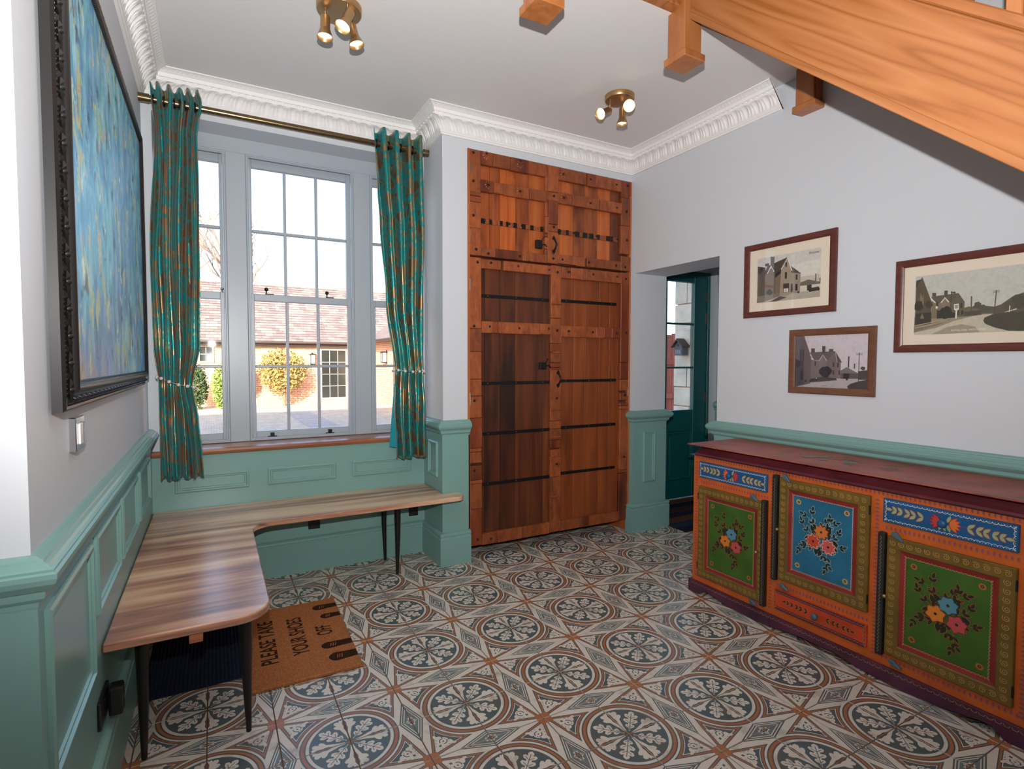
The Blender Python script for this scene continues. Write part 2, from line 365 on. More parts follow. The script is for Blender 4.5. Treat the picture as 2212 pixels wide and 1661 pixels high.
for i in range(ix0, ix1 + 1):
    for j in range(iy0, iy1 + 1):
        x, y = TOX + i * TS, TOY + j * TS
        if not in_rect(x, y): continue
        if x + TS < XL and y + TS > YN + .1: continue
        ci = i if i % 2 == 0 else i + 1; cj = j if j % 2 == 0 else j + 1
        rz = {(True, True): 0, (False, True): PI / 2, (False, False): PI, (True, False): -PI / 2}[(ci == i, cj == j)]
        Mx = Matrix.Translation((TOX + ci * TS, TOY + cj * TS, 0)) @ Matrix.Rotation(rz, 4, 'Z')
        near = (-0.45 < x < 2.72 and y > 1.02 + 0 * x and (y + 0.55 * x) > 1.55) or (x > 2.7 and 2.0 < y < 3.5 and x < 3.2)
        if near and cnt < 290:
            obj('tile', tme, None, floor, M=Mx); cnt += 1
        else:
            far.add([Mx @ Vector(p) for p in td.v], td.f)
            far.c[-len(td.f):] = td.c
fo = obj('tile_field', far, M['tile'], floor, fix=False); fo['kind'] = 'stuff'

# ---- walls
WT = 5.6
struct('wall_left', box(XL - 0.2, XL, YN, 4.05, 0, ZC), M['wall'], 'pale grey left wall behind the large blue painting', 'wall')
struct('wall_near', box(-2.5, XL - 0.2, YN, YN + 0.2, 0, ZC), M['wall'], 'bright white wall end at the left edge', 'wall')
wb = MB()
wb.box(XL, XP, YB, 4.05, 0, 0.80); wb.box(XL, -0.275, YB, 4.05, 0.80, ZC); wb.box(1.275, XP, YB, 4.05, 0.80, ZC); wb.box(-0.275, 1.275, YB, 4.05, 2.748, ZC)
struct('wall_back', wb, M['wall'], 'pale grey wall around the sash window', 'wall')
struct('wall_pillar', box(XP, 1.492, YP, 4.05, 0, ZC), M['wall'], 'pale grey wall pier between window and cupboard', 'wall')
struct('wall_cupboard', MB().box(1.492, XR, YP, 4.05, 2.757, ZC).box(1.492, XR, 3.72, 4.05, 0, 2.757).box(2.8935, XR, YP, 3.72, 0, 2.757),
       M['wall'], 'pale grey wall above the tall wooden cupboard', 'wall')
wr = MB()
wr.box(XR, 3.235, -2.5, 2.465, 0, WT); wr.box(XR, 3.235, 2.465, 3.27, 2.043, WT); wr.box(XR, 3.235, 3.27, 4.05, 0, WT)
struct('wall_right', wr, M['wall'], 'pale grey right wall with doorway and framed pictures', 'wall')
cl = MB(); cl.box(-2.5, XR, 1.884, 4.05, ZC, 3.2); cl.box(-2.5, 1.10, -2.5, 1.884, ZC, 3.2)
struct('ceiling', cl, M['ceil'], 'flat white ceiling with plaster cornice', 'ceiling')
struct('wall_hall', MB().box(-2.7, -2.5, -2.5, 4.05, 0, WT).box(-2.7, 4.8, -2.7, -2.5, 0, WT).box(-2.5, XR, 4.05, 4.25, 3.2, WT), M['wall'], 'pale hall walls behind the viewer', 'wall')
struct('ceiling_upper', box(-2.7, 4.8, -2.7, 4.3, WT, WT + 0.2), M['ceil'], 'white ceiling above the stairwell', 'ceiling')
lb = MB(); lb.box(4.39, 4.6, 1.3, 3.84, 0, 2.62); lb.box(3.235, 4.6, 1.3, 1.5, 0, 2.62); lb.box(3.235, 4.6, 1.3, 4.05, 2.62, 2.75)
lb.box(3.235, 3.262, 3.84, 4.05, 0, 2.62); lb.box(4.40, 4.6, 3.84, 4.05, 0, 2.62); lb.box(3.262, 4.40, 3.84, 4.05, 2.24, 2.62)
struct('wall_lobby', lb, M['wall'], 'grey-blue walls of the small entrance lobby', 'wall')

# ---- plaster cornice with acanthus leaves
def cornice(name, segs, label):
    # segs: list of (p, q, start, end) with start/end = +1 inner corner, -1 outer corner, 0 square end; room lies right of travel
    mb = MB(); pitch = 0.078
    base = [(0, -.1435), (.013, -.1435), (.014, -.134), (.019, -.131), (.021, -.122)]
    K = 11
    cove = [(.023 + .055 * (1 - math.cos(a)), -.120 + .062 * math.sin(a)) for a in [PI / 2 * k / (K - 1) for k in range(K)]]
    topp = [(.082, -.060), (.083, -.050), (.078, -.049), (.079, -.043), (.090, -.041), (.093, -.022), (.099, -.020), (.103, -.014), (.112, -.010), (.122, -.006), (.131, -.005), (.132, 0)]
    prof = base + cove + topp; m = len(prof)
    for p, q, s0, s1 in segs:
        p, q = Vector(p), Vector(q); L = (q - p).length; t = (q - p) / L; n = Vector((t.y, -t.x))
        nl = max(1, round(L / pitch)); ns = nl * 12; rows = []
        for i in range(ns + 1):
            w = i / ns; row = []
            for k, (d, z) in enumerate(prof):
                u = (w * nl) % 1.0 - 0.5
                if len(base) <= k < len(base) + K:
                    tt = (k - len(base)) / (K - 1); a = tt * PI / 2
                    env = max(0.0, 1 - (abs(u) / 0.5) ** 2.5)
                    rib = 0.5 + 0.5 * math.cos(2 * PI * 4.0 * u * (0.75 + 0.35 * tt))
                    edge = math.sin(PI * min(1, max(0, tt))) ** 0.4 if tt < 1 else 0
                    r = (0.0060 * env + 0.0068 * rib * (0.3 + 0.7 * env)) * edge + 0.010 * max(0, 1 - (u / 0.42) ** 2) * max(0, (tt - 0.66) / 0.34) * (1 - 0.25 * tt)
                    d2, z2 = d + r * math.cos(a), z - r * math.sin(a) * 0.9
                elif k in (len(base) + K + 8, len(base) + K + 7):
                    d2, z2 = d, z - 0.0025 * (1 if (i % 4) < 2 else 0)
                elif k in (len(base) + K + 2, len(base) + K + 3):
                    d2, z2 = d + (0.006 if (i % 6) < 4 else 0), z
                else: d2, z2 = d, z
                s = s0 * d2 + w * (L - s0 * d2 - s1 * d2)
                pt = p + t * s + n * d2
                row.append((pt.x, pt.y, ZC + z2))
            rows.append(row)
        vs = [v for r in rows for v in r]
        fs = [(i * m + k, (i + 1) * m + k, (i + 1) * m + k + 1, i * m + k + 1) for i in range(ns) for k in range(m - 1)]
        if s0 == 0: fs.append(tuple(range(m)))
        if s1 == 0: fs.append(tuple(ns * m + k for k in range(m)))
        mb.add(vs, fs)
    return struct(name, mb, M['plaster'], label, 'cornice', smooth=38)
cornice('trim_1', [((XL, YN), (XL, YB), -1, 1)], 'white acanthus leaf cornice above the blue painting')
cornice('trim_2', [((XL, YB), (XP, YB), 1, 1)], 'white acanthus leaf cornice above the window')
cornice('trim_3', [((XP, YB), (XP, YP), 1, -1)], 'short return of white cornice on the pier side')
cornice('trim_4', [((XP, YP), (XR, YP), -1, 1)], 'white acanthus leaf cornice above the cupboard')
cornice('trim_5', [((XR, YP), (XR, 2.03), 1, 0)], 'white acanthus leaf cornice along the right wall, cut off near the stairs')

# ---- wainscot boards, dado rails, skirtings, panel mouldings (sage green)
RAIL = [(0, .862), (.012, .862), (.012, .872), (.018, .875), (.024, .882), (.026, .892), (.026, .898), (.031, .899), (.037, .905), (.046, .915), (.050, .926), (.050, .936), (.044, .939), (.044, .944), (.038, .947), (.034, .953), (.026, .955), (.024, .960), (.010, HR), (0, HR)]
SKIRT = [(0, 0), (.034, 0), (.034, .182), (.030, .187), (.030, .196), (.034, .201), (.032, .212), (.024, .219), (.014, .222), (0, .222)]
BT = 0.010
def dado(n, path, label, rail=True, skirt=True, board=0.87, ends=True):
    b = MB(); b.sweep([(0, 0), (BT, 0), (BT, board), (0, board)], path, IDT)
    o = struct('trim_%d' % n, b, M['green'], label, 'wainscot')
    if rail: obj('dado_rail', MB().sweep(RAIL, path, IDT), M['green'], o, smooth=18)
    if skirt: obj('skirting_board', MB().sweep(SKIRT, path, IDT), M['green'], o, smooth=30)
    return o
PMOULD = [(0, 0), (0, .009), (.006, .013), (.013, .013), (.017, .006), (.024, .006), (.027, 0)]
def panel(parent, T, u0, u1, v0, v1):
    obj('panel_moulding', MB().sweep([(d, h + BT) for d, h in PMOULD], rect(u0, u1, v0, v1), T, closed=True), M['green'], parent, smooth=30)
w1 = dado(6, [(-2.4, YN), (XL, YN), (XL, YB)], 'sage green wainscot with raised panels along the left wall')
for a, b in ((1.425, 1.885), (1.95, 2.395), (2.465, 2.92), (3.01, 3.465)):
    panel(w1, TX(XL), a, b, .46 if a < 1.9 else .605, .838)
w2 = dado(7, [(XL, YB), (XP, YB)], 'sage green wainscot under the window sill', rail=False, board=0.80)
for a, b in ((-.206, .183), (.287, .697), (.802, 1.206)): panel(w2, TY(YB), a, b, .585, .690)
w3 = dado(8, [(XP, YB), (XP, YP), (1.502, YP)], 'sage green wainscot wrapped around the pier beside the cupboard')
panel(w3, lambda u, v, h: (XP - h, u, v), 3.387, 3.553, .58, .815)
w4 = dado(9, [(XR, YP - .002), (XR, 3.27), (3.235, 3.27), (3.235, 3.83)], 'sage green wainscot on the doorway reveal')
panel(w4, TY(3.27), 2.995, 3.125, .39, .80)
w5 = dado(10, [(3.19, 2.465), (XR, 2.465), (XR, -2.4)], 'sage green wainscot along the right wall behind the sideboard')
w6 = dado(11, [(4.39, 3.74), (4.39, 1.5)], 'sage green wainscot on the lobby wall beside the door')
# ================================================================== WINDOW
YW = 3.86
win = thing('window_1', 'tall grey sash window of three lights with glazing bars', 'window', (0.5, YW, .83), kind='structure')
fr = MB()
zb, zt = .812, 2.748
LX = [(-.275, .09), (.203, .871), (.985, 1.275)]            # lights between the mullions
fr.box(-.275, 1.275, YW, YW + .10, 2.655, zt); fr.box(-.275, 1.275, YW, YW + .12, zb, .838)
fr.box(-.275, -.255, YW, YW + .10, .838, 2.655); fr.box(1.255, 1.275, YW, YW + .10, .838, 2.655)
obj('frame', fr, M['winpaint'], win, bevel=.002)
for a, b in ((.09, .203), (.871, .985)):
    mu = obj('mullion', box(a, b, YW - .012, YW + .10, .838, 2.655), M['winpaint'], win, bevel=.003)
for a, b in LX:                                                     # staff bead round each light
    obj('staff_bead', MB().sweep([(0, 0), (0, .014), (.004, .018), (.010, .018), (.013, .012), (.018, .012), (.020, 0)], rect(a, b, .838, 2.655), TY(YW), closed=True), M['winpaint'], win, smooth=30)
def sash(name, x0, x1, z0, z1, y, cols, rows, st, top, bot, lift=False):
    s = MB(); s.box(x0, x0 + st, y, y + .04, z0, z1); s.box(x1 - st, x1, y, y + .04, z0, z1)
    s.box(x0 + st, x1 - st, y, y + .04, z1 - top, z1); s.box(x0 + st, x1 - st, y, y + .04, z0, z0 + bot)
    o = obj(name, s, M['winpaint'], win, bevel=.003)
    gx0, gx1, gz0, gz1 = x0 + st, x1 - st, z0 + bot, z1 - top
    w = .018
    for k in range(1, cols):
        x = gx0 + (gx1 - gx0) * k / cols; obj('glazing_bar', box(x - w / 2, x + w / 2, y + .004, y + .036, gz0, gz1), M['winpaint'], o, bevel=.004)
    for k in range(1, rows):
        z = gz0 + (gz1 - gz0) * k / rows; obj('glazing_bar', box(gx0, gx1, y + .003, y + .037, z - w / 2, z + w / 2), M['winpaint'], o, bevel=.004)
    for i in range(cols):
        for k in range(rows):
            a = gx0 + (gx1 - gx0) * i / cols; b = gx0 + (gx1 - gx0) * (i + 1) / cols; c = gz0 + (gz1 - gz0) * k / rows; d = gz0 + (gz1 - gz0) * (k + 1) / rows
            obj('pane', box(a, b, y + .018, y + .022, c, d), M['glass'], o)
    return o
for i, (a, b) in enumerate(LX):
    a, b = a + .006, b - .006; cols = 3 if i == 1 else 1
    a2, b2 = (max(a, -.253), min(b, 1.253))
    sash('upper_sash', a2, b2, 1.745, 2.655, YW + .055, cols, 2, .030, .055, .045)
    lo = sash('lower_sash', a2, b2, .838, 1.785, YW + .012, cols, 2, .034, .045, .058)
    if i == 1:
        for x in (.335, .70):
            obj('sash_lift', MB().box(x - .028, x + .028, YW - .004, YW + .012, .846, .862).box(x - .012, x + .012, YW - .004, YW + .012, .862, .884).box(x - .012, x + .012, YW - .016, YW - .004, .872, .884), M['black'], lo, bevel=.002)
        for x in (.315, .695):
            k = MB(); k.lathe([(.004, 0), (.004, .022), (.010, .026), (.013, .034), (.010, .043), (.003, .047)], lambda u, v, h, x=x: (x + u, YW + .03 + v, 1.785 + h), 12)
            k.box(x - .008, x + .045, YW + .024, YW + .036, 1.785, 1.792)
            obj('sash_fastener', k, M['black'], lo, smooth=40)
    else:
        x = .06 if i == 0 else 1.0
        obj('sash_fastener', MB().lathe([(.004, 0), (.004, .014), (.009, .018), (.009, .026), (.003, .030)], lambda u, v, h, x=x: (x + u, YW + .03 + v, 1.785 + h), 10), M['steel'], lo, smooth=40)
sl = MB()
sl.sweep([(0, .802), (.030, .802), (.040, .808), (.044, .820), (.040, .832), (.030, .836), (0, .836), (-.19, .836)], [(XL + .012, YB), (XP - .012, YB)], IDT, ends=False)
sl.box(-.275, 1.275, YB, YW + .01, .803, .812)
obj('window_sill', sl, M['sill'], win, smooth=30)['label'] = 'brown oak window sill board'

# ================================================================== LOBBY DOOR
DY = 3.84
door = thing('door_1', 'teal glazed entrance door in the lobby', 'door', (3.8, DY, 0), kind='structure')
obj('door_frame', MB().box(3.262, 3.29, DY - .01, DY + .09, 0, 2.24).box(4.36, 4.40, DY - .01, DY + .09, 0, 2.24).box(3.29, 4.36, DY - .01, DY + .09, 2.19, 2.24), M['teal'], door, bevel=.003)
dl = MB(); dx0, dx1 = 3.29, 4.36; y0, y1 = DY + .005, DY + .05
dl.box(dx0, 3.43, y0, y1, .01, 2.19); dl.box(4.185, dx1, y0, y1, .01, 2.19); dl.box(3.43, 4.185, y0, y1, 2.132, 2.19)
dl.box(3.43, 4.185, y0, y1, .67, .878); dl.box(3.43, 4.185, y0, y1, .01, .19); dl.box(3.43, 4.185, y0 + .012, y1, .19, .67)
leafo = obj('door_leaf', dl, M['teal'], door, bevel=.003)
for a, b in ((3.44, 3.80), (3.83, 4.18)):
    obj('door_panel', MB().sweep([(0, 0), (0, .016), (.012, .016), (.03, .006)], rect(a, b, .195, .668), TY(DY + .017), closed=True).box(a + .05, b - .05, DY + .008, DY + .018, .245, .618), M['teal'], leafo, bevel=.002)
obj('glazing_bar', box(3.785, 3.825, y0, y1, .878, 2.132), M['teal'], leafo, bevel=.006)
for z in (1.297, 1.725): obj('glazing_bar', box(3.43, 4.185, y0 - .002, y1, z - .009, z + .009), M['teal'], leafo, bevel=.004)
zz = [.878, 1.297, 1.725, 2.132]
for a, b in ((3.43, 3.785), (3.825, 4.185)):
    for k in range(3): obj('pane', box(a, b, DY + .026, DY + .03, zz[k], zz[k + 1]), M['glass'], leafo)
for z in (2.0, 1.79, .99, .25):
    obj('hinge', MB().tube([(4.357, DY - .004, z - .05), (4.357, DY - .004, z + .05)], .006, 8).box(4.345, 4.357, DY, DY + .006, z - .05, z + .05), M['steel'], door, smooth=40)

# ================================================================== STAIRCASE
SX0, SX1 = 1.905, 1.945
slope = 0.876
zbot = lambda y: 1.86 + (y - .626) * slope
st = thing('staircase', 'oak staircase rising along the right wall, hanging newel posts under the landing', 'staircase', (SX0, 0.6, 0))
ya, yb_ = 1.80, -1.45
T_S = lambda u, v, h: (SX0 + h, u, v)
sm = MB(); sm.prism([(ya, zbot(ya)), (ya, zbot(ya) + .362), (yb_, zbot(yb_) + .362), (yb_, zbot(yb_))], T_S, 0, .04)
stg = obj('stringer', sm, M['oak'], st, bevel=.003)
obj('bead', MB().prism([(ya, zbot(ya) + .0), (ya, zbot(ya) + .034), (-.9, zbot(-.9) + .034), (-.9, zbot(-.9))], T_S, -.006, 0), M['oak'], stg, bevel=.002)
br = MB(); br.prism([(ya, zbot(ya) + .362), (ya, zbot(ya) + .404), (-1.4, zbot(-1.4) + .404), (-1.4, zbot(-1.4) + .362)], T_S, -.012, .052)
obj('base_rail', br, M['oak'], st, bevel=.004)
hrail = MB(); hrail.prism([(ya, zbot(ya) + 1.15), (ya, zbot(ya) + 1.21), (-1.4, zbot(-1.4) + 1.21), (-1.4, zbot(-1.4) + 1.15)], T_S, -.012, .052)
obj('handrail', hrail, M['oak'], st, bevel=.012)
k = 0
while .80 - .12 * (k - 7) > -1.3:
    y = .80 - .12 * (k - 7); k += 1
    if y > 1.72: continue
    T = lambda u, v, h: (SX0 + h, u, v)
    obj('baluster', MB().prism([(y, zbot(y) + .40), (y, zbot(y) + 1.16), (y - .038, zbot(y - .038) + 1.16), (y - .038, zbot(y - .038) + .40)], T, .001, .039), M['oakv'], st, bevel=.003)
for x0, x1, ztop in ((1.873, 1.980, 4.15), (1.10, 1.207, 4.15), (2.826, XR, 3.02)):
    o = obj('newel_post', box(x0, x1, 1.803, 1.908, 2.75, ztop), M['oakv'], st, bevel=.003)
    w = .0125 if x1 < 2.9 else 0
    obj('newel_cap', box(x0 - .0125, x1 + w, 1.789, 1.9205, 2.719, 2.7515), M['oak'] if False else M['oakv'], o, bevel=.004)
obj('post_fillet', box(2.84, 2.868, 1.798, 1.804, 2.7515, 3.0), M['oakv'], st, bevel=.001)
obj('landing_beam', MB().box(1.207, 1.873, 1.827, 1.8835, ZC, 3.28), M['oak'], st, bevel=.002)
obj('landing_beam', MB().box(1.101, 1.16, -2.4, 1.803, ZC, 3.28), M['oak'], st, bevel=.002)
obj('trimmer', MB().box(1.98, 2.826, 1.83, 1.8835, ZC + .002, 3.28), M['oak'], st)
n = 14; rise = 3.2 / n; going = rise / slope
for i in range(n):
    z = 3.2 - rise * (i + 1); y = 1.83 - going * (i + .0)
    if y - going < -2.3: break
    obj('tread', box(SX1, XR - .03, y - going - .02, y, z - .035, z), M['oak'], st, bevel=.004)
    obj('riser', box(SX1, XR - .03, y - .018, y, z, z + rise - .035), M['oak'], st)
obj('wall_string', MB().prism([(1.78, zbot(1.78) + .03), (1.78, zbot(1.78) + .40), (yb_, zbot(yb_) + .40), (yb_, zbot(yb_) + .03)], lambda u, v, h: (XR - .03 + h, u, v), 0, .029), M['oak'], st)
# ================================================================== CURTAINS
RY, RZ = 3.572, 2.770
rod = thing('curtain_rod', 'bronze curtain pole spanning the window alcove from wall to wall', 'curtain rod', (.5, RY, RZ))
obj('pole', MB().tube([(XL + .02, RY, RZ), (XP - .02, RY, RZ)], .0185, 20), M['bronze'], rod, smooth=40)
for a, b in ((XL, XL + .05), (XP - .035, XP)): obj('end_socket', MB().tube([(a, RY, RZ), (b, RY, RZ)], .0235, 20), M['bronze'], rod, smooth=40)

def fabric():
    m, t, b = nt('damask_fabric')
    uv = nd(t, 'ShaderNodeUVMap').outputs[0]
    v = nd(t, 'ShaderNodeMapping', {0: uv, 'Scale': (1, 1, 1)}).outputs[0]
    nz = nd(t, 'ShaderNodeTexNoise', {'Vector': v, 'Scale': 14.0, 'Detail': 3.0})
    dv = nd(t, 'ShaderNodeVectorMath', {0: nz.outputs['Color'], 1: (.09, .09, .09)}, operation='MULTIPLY').outputs[0]
    vv = nd(t, 'ShaderNodeVectorMath', {0: v, 1: dv}, operation='ADD').outputs[0]
    vo = nd(t, 'ShaderNodeTexVoronoi', {'Vector': vv, 'Scale': 9.0}, feature='DISTANCE_TO_EDGE')
    v2 = nd(t, 'ShaderNodeTexVoronoi', {'Vector': vv, 'Scale': 34.0}, feature='F1')
    a = ramp(t, vo.outputs[0], [(.05, (0, 0, 0, 1)), (.09, (1, 1, 1, 1))])
    c = ramp(t, v2.outputs[0], [(.34, (1, 1, 1, 1)), (.46, (0, 0, 0, 1))])
    big = nd(t, 'ShaderNodeTexNoise', {'Vector': v, 'Scale': 5.0, 'Detail': 2.0})
    e = ramp(t, big.outputs[0], [(.46, (0, 0, 0, 1)), (.54, (1, 1, 1, 1))])
    fac = mix(t, e, mix(t, 1.0, a, c, 'MULTIPLY'), a)
    col = mix(t, fac, srgb(14, 140, 138), srgb(168, 134, 94))
    t.links.new(col, b.inputs['Base Color'])
    mt = nd(t, 'ShaderNodeMapRange', {0: fac, 3: .55, 4: .9}); t.links.new(mt.outputs[0], b.inputs['Metallic'])
    rg = nd(t, 'ShaderNodeMapRange', {0: fac, 3: .36, 4: .30}); t.links.new(rg.outputs[0], b.inputs['Roughness'])
    b.inputs['Sheen Weight'].default_value = .15
    return m
M['fabric'] = fabric()
M['clining'] = pm('teal_lining', srgb(20, 148, 160), .6)
def lerp(tab, z):
    for (z0, *a), (z1, *b) in zip(tab, tab[1:]):
        if z0 >= z >= z1:
            k = (z0 - z) / (z0 - z1); k = k * k * (3 - 2 * k); return [p + (q - p) * k for p, q in zip(a, b)]
    return tab[-1][1:]
def curtain(name, tab, folds, phase, label, tie_z, seed, top=2.853, bot=.702):
    rr = random.Random(seed); NU, NV = folds * 14, 90
    o = thing(name, label, 'curtain', ((tab[0][1] + tab[0][2]) / 2, RY, bot), 'pair of damask curtains')
    mb = MB(); uv = []; jit = [rr.uniform(-.25, .25) for _ in range(folds * 2 + 3)]
    for j in range(NV + 1):
        z = top + (bot - top) * j / NV
        x0, x1, amp, yc = lerp(tab, z)
        for i in range(NU + 1):
            s = i / NU; ph = s * folds * 2 * PI + phase
            kf = int(s * folds * 2); ja = 1 + jit[kf] * .6
            cs = math.cos(ph); cs = math.copysign(abs(cs) ** .8, cs)
            wob = .006 * math.sin(3.1 * z + s * 9) + .004 * math.sin(7.7 * z - s * 23)
            x = x0 + (x1 - x0) * (s + .03 * math.sin(2 * ph) / folds) + wob * .6
            y = yc - amp * cs * ja + wob - .015 * math.exp(-((z - tie_z) / .07) ** 2)
            zz = z
            if j == 0: zz = z - .012 * (1 - cs) * 0.6
            if j == NV: zz = z + .006 * math.sin(ph * .5)
            mb.v.append((x, y, zz)); uv.append((s * .95, (top - z)))
    W = NU + 1
    for j in range(NV):
        for i in range(NU): mb.f.append((j * W + i, j * W + i + 1, (j + 1) * W + i + 1, (j + 1) * W + i)); mb.c.append(None)
    mb.uv = uv
    c = obj('drape', mb, M['fabric'], o, smooth=80, fix=False)
    md = c.modifiers.new('thickness', 'SOLIDIFY'); md.thickness = .003; md.offset = 0
    # eyelet rings where the pole threads the folds
    x0, x1, amp, yc = lerp(tab, RZ)
    for k in range(folds * 2):
        s = (k + .5) / (folds * 2) ; s = (s * folds * 2 * PI - phase) / (folds * 2 * PI) if False else s
        x = x0 + (x1 - x0) * s
        rg = MB(); rg.tube([(x, RY + .024 * math.cos(a), RZ + .024 * math.sin(a)) for a in [2 * PI * q / 20 for q in range(21)]], .0045, 8, cap=False)
        obj('eyelet', rg, M['black'], o, smooth=60)
    return o
YCU = RY - .002
curtain('curtain', [(2.853, -.272, -.040, .034, YCU), (2.79, -.270, -.022, .040, YCU), (2.6, -.258, -.050, .034, YCU), (1.9, -.288, -.055, .034, YCU - .01),
                    (1.45, -.275, -.066, .028, YCU - .025), (1.22, -.256, -.098, .018, YCU - .05), (1.02, -.262, -.072, .026, YCU - .05), (.85, -.262, -.060, .030, YCU - .05), (.702, -.262, -.056, .030, YCU - .05)], 5, .4,
        'teal and gold damask curtain tied back beside the blue painting', 1.21, 3, bot=.695)
curtain('curtain', [(2.865, .935, 1.262, .036, YCU), (2.5, .955, 1.268, .036, YCU), (2.26, .97, 1.272, .036, YCU), (1.75, 1.01, 1.262, .030, YCU),
                    (1.285, 1.057, 1.250, .018, YCU - .035), (1.05, 1.05, 1.262, .026, YCU - .045), (.705, 1.062, 1.262, .030, YCU - .045)], 4, .9,
        'teal and gold damask curtain tied back beside the pier', 1.285, 5, top=2.865, bot=.70)
ln = MB(); ln.add([(1.036, YCU + .02, .775), (1.075, YCU - .03, .775), (1.085, YCU - .03, 1.2), (1.07, YCU + .01, 1.2)], [(0, 1, 2, 3)])
lo_ = obj('lining', ln, M['clining'], bpy.data.objects['curtain.001']); lo_.modifiers.new('t', 'SOLIDIFY').thickness = .002
def tieback(x0, x1, z0, z1, y, ry, label):
    o = thing('curtain_tieback', label, 'tieback', ((x0 + x1) / 2, y, z1), 'pearl bead tiebacks')
    n = 26; cx, rx = (x0 + x1) / 2, (x1 - x0) / 2; pts = []
    for k in range(n):
        a = 2 * PI * k / n; pts.append((cx + rx * math.cos(a), y + ry * math.sin(a), z0 + (z1 - z0) * (.5 + .5 * math.cos(a)) - .004 * math.sin(3 * a)))
    obj('cord', MB().tube(pts + [pts[0]], .0022, 6, cap=False), M['steel'], o, smooth=60)
    me = None
    for k, p in enumerate(pts):
        r = .0095 if k % 2 == 0 else .0055
        b = MB(); b.lathe([(r * math.sin(PI * q / 8) + 1e-5, -r * math.cos(PI * q / 8)) for q in range(9)], lambda u, v, h, p=p: (p[0] + u, p[1] + v, p[2] + h), 12, caps=False)
        obj('pearl' if k % 2 == 0 else 'spacer_bead', b, M['pearl'] if k % 2 == 0 else M['chrome'], o, smooth=80)
tieback(-.268, -.084, 1.262, 1.198, YCU - .06, .048, 'pearl bead tieback around the curtain by the blue painting')
tieback(1.045, 1.262, 1.292, 1.282, YCU - .045, .048, 'pearl bead tieback around the curtain by the pier')

# ================================================================== CEILING SPOTLIGHTS
def spotlight(cx, cy, r, heads, label):
    o = thing('ceiling_spotlight', label, 'ceiling light', (cx, cy, ZC), 'brass ceiling spotlights')
    obj('canopy', MB().lathe([(r - .006, 0), (r, -.003), (r, -.024), (r - .004, -.030), (r - .010, -.031), (.002, -.031)], lambda u, v, h: (cx + u, cy + v, ZC + h), 40), M['brass'], o, smooth=35)
    for (ex, ey, ez, dx, dy, dz) in heads:
        e = Vector((ex, ey, ez)); d = Vector((dx, dy, dz)).normalized()
        pv = e - d * .082; off = Vector((pv.x - cx, pv.y - cy, 0)); lim = min(1, (r - .02) / max(.001, off.length))
        pv = Vector((cx + off.x * lim, cy + off.y * lim, min(pv.z + .012, ZC - .045))); p0 = Vector((pv.x, pv.y, ZC - .031))
        obj('stem', MB().tube([p0, pv], .0042, 10), M['chrome'], o, smooth=40)
        L = .098
        s = e - d * L
        q = d.to_track_quat('Z', 'Y')
        def T(u, v, h, s=s, q=q):
            w = q @ Vector((u, v, h)); return (s.x + w.x, s.y + w.y, s.z + w.z)
        hd = obj('spot_head', MB().lathe([(.002, 0), (.018, 0), (.021, .003), (.021, .058), (.0235, .064), (.034, .096), (.0345, .098), (.033, .097), (.027, .082), (.002, .080)], T, 28, caps=False), M['brass'], o, smooth=40)
        obj('bulb', MB().lathe([(.002, .0815), (.014, .083), (.0255, .0845), (.0255, .080)], T, 24), M['bulb'], hd, smooth=40)
        obj('pivot', MB().tube([pv + Vector((0, 0, .006)), pv - Vector((0, 0, .006))], .008, 10).tube([pv, s + d * .025], .004, 8), M['brass'], hd, smooth=40)
        l = bpy.data.lights.new('spot_glow', 'SPOT'); l.energy = 2.5; l.color = (1, .80, .56); l.spot_size = math.radians(50); l.spot_blend = .6; l.shadow_soft_size = .02
        lo2 = bpy.data.objects.new('spot_glow', l); link(lo2, o, Matrix.Translation(e + d * .012) @ d.to_track_quat('-Z', 'Y').to_matrix().to_4x4())
spotlight(.528, 2.572, .098, [(.467, 2.586, 2.800, -.04, -.06, -1), (.519, 2.470, 2.800, -.40, -.19, -.9), (.606, 2.578, 2.800, .22, -.12, -.95)], 'brass triple spotlight on the ceiling near the window')
spotlight(2.170, 2.600, .088, [(2.074, 2.664, 2.846, -.80, -.15, -.45), (2.150, 2.490, 2.842, -.62, -.72, -.40), (2.225, 2.640, 2.806, -.02, .02, -1)], 'brass triple spotlight on the ceiling near the cupboard')

# ================================================================== CORNER BENCH
bn = thing('corner_bench', 'L-shaped wooden corner bench with tapered black legs', 'bench', (.2, 2.9, 0))
def arc(cx, cy, r, a0, a1, n=8): return [(cx + r * math.cos(math.radians(a0 + (a1 - a0) * k / n)), cy + r * math.sin(math.radians(a0 + (a1 - a0) * k / n))) for k in range(n + 1)]
xe, yf = .166, 3.168
ol = [(XL + .013, 2.018)] + arc(xe - .11, 2.018 + .11, .11, -90, 0) + arc(xe + .11, yf - .11, .11, 180, 90) + arc(1.415 - .06, yf + .06, .06, -90, 0) + arc(1.415 - .03, 3.298 - .03, .03, 0, 90, 4) + [(XP - .014, 3.298), (XP - .014, YB - .013), (XL + .013, YB - .013)]
obj('bench_top', MB().prism(ol, IDT, .458, .487), M['bench'], bn, bevel=.004)
for fx, fy, tx, ty in ((-.228, 2.166, -.222, 2.12), (.091, 2.153, .086, 2.115), (1.004, 3.322, 1.0, 3.30), (1.004, 3.60, 1.0, 3.61), (-.235, 3.56, -.235, 3.56)):
    lg = MB(); lg.tube([(fx, fy, 0), (fx, fy, .012), (fx + (tx - fx) * .1, fy + (ty - fy) * .1, .04), (tx, ty, .25), (tx, ty, .452)], [.009, .0095, .0105, .0165, .0215], 16)
    lg.box(tx - .04, tx + .04, ty - .04, ty + .04, .452, .458)
    obj('leg', lg, M['steelblack'], bn, smooth=40)
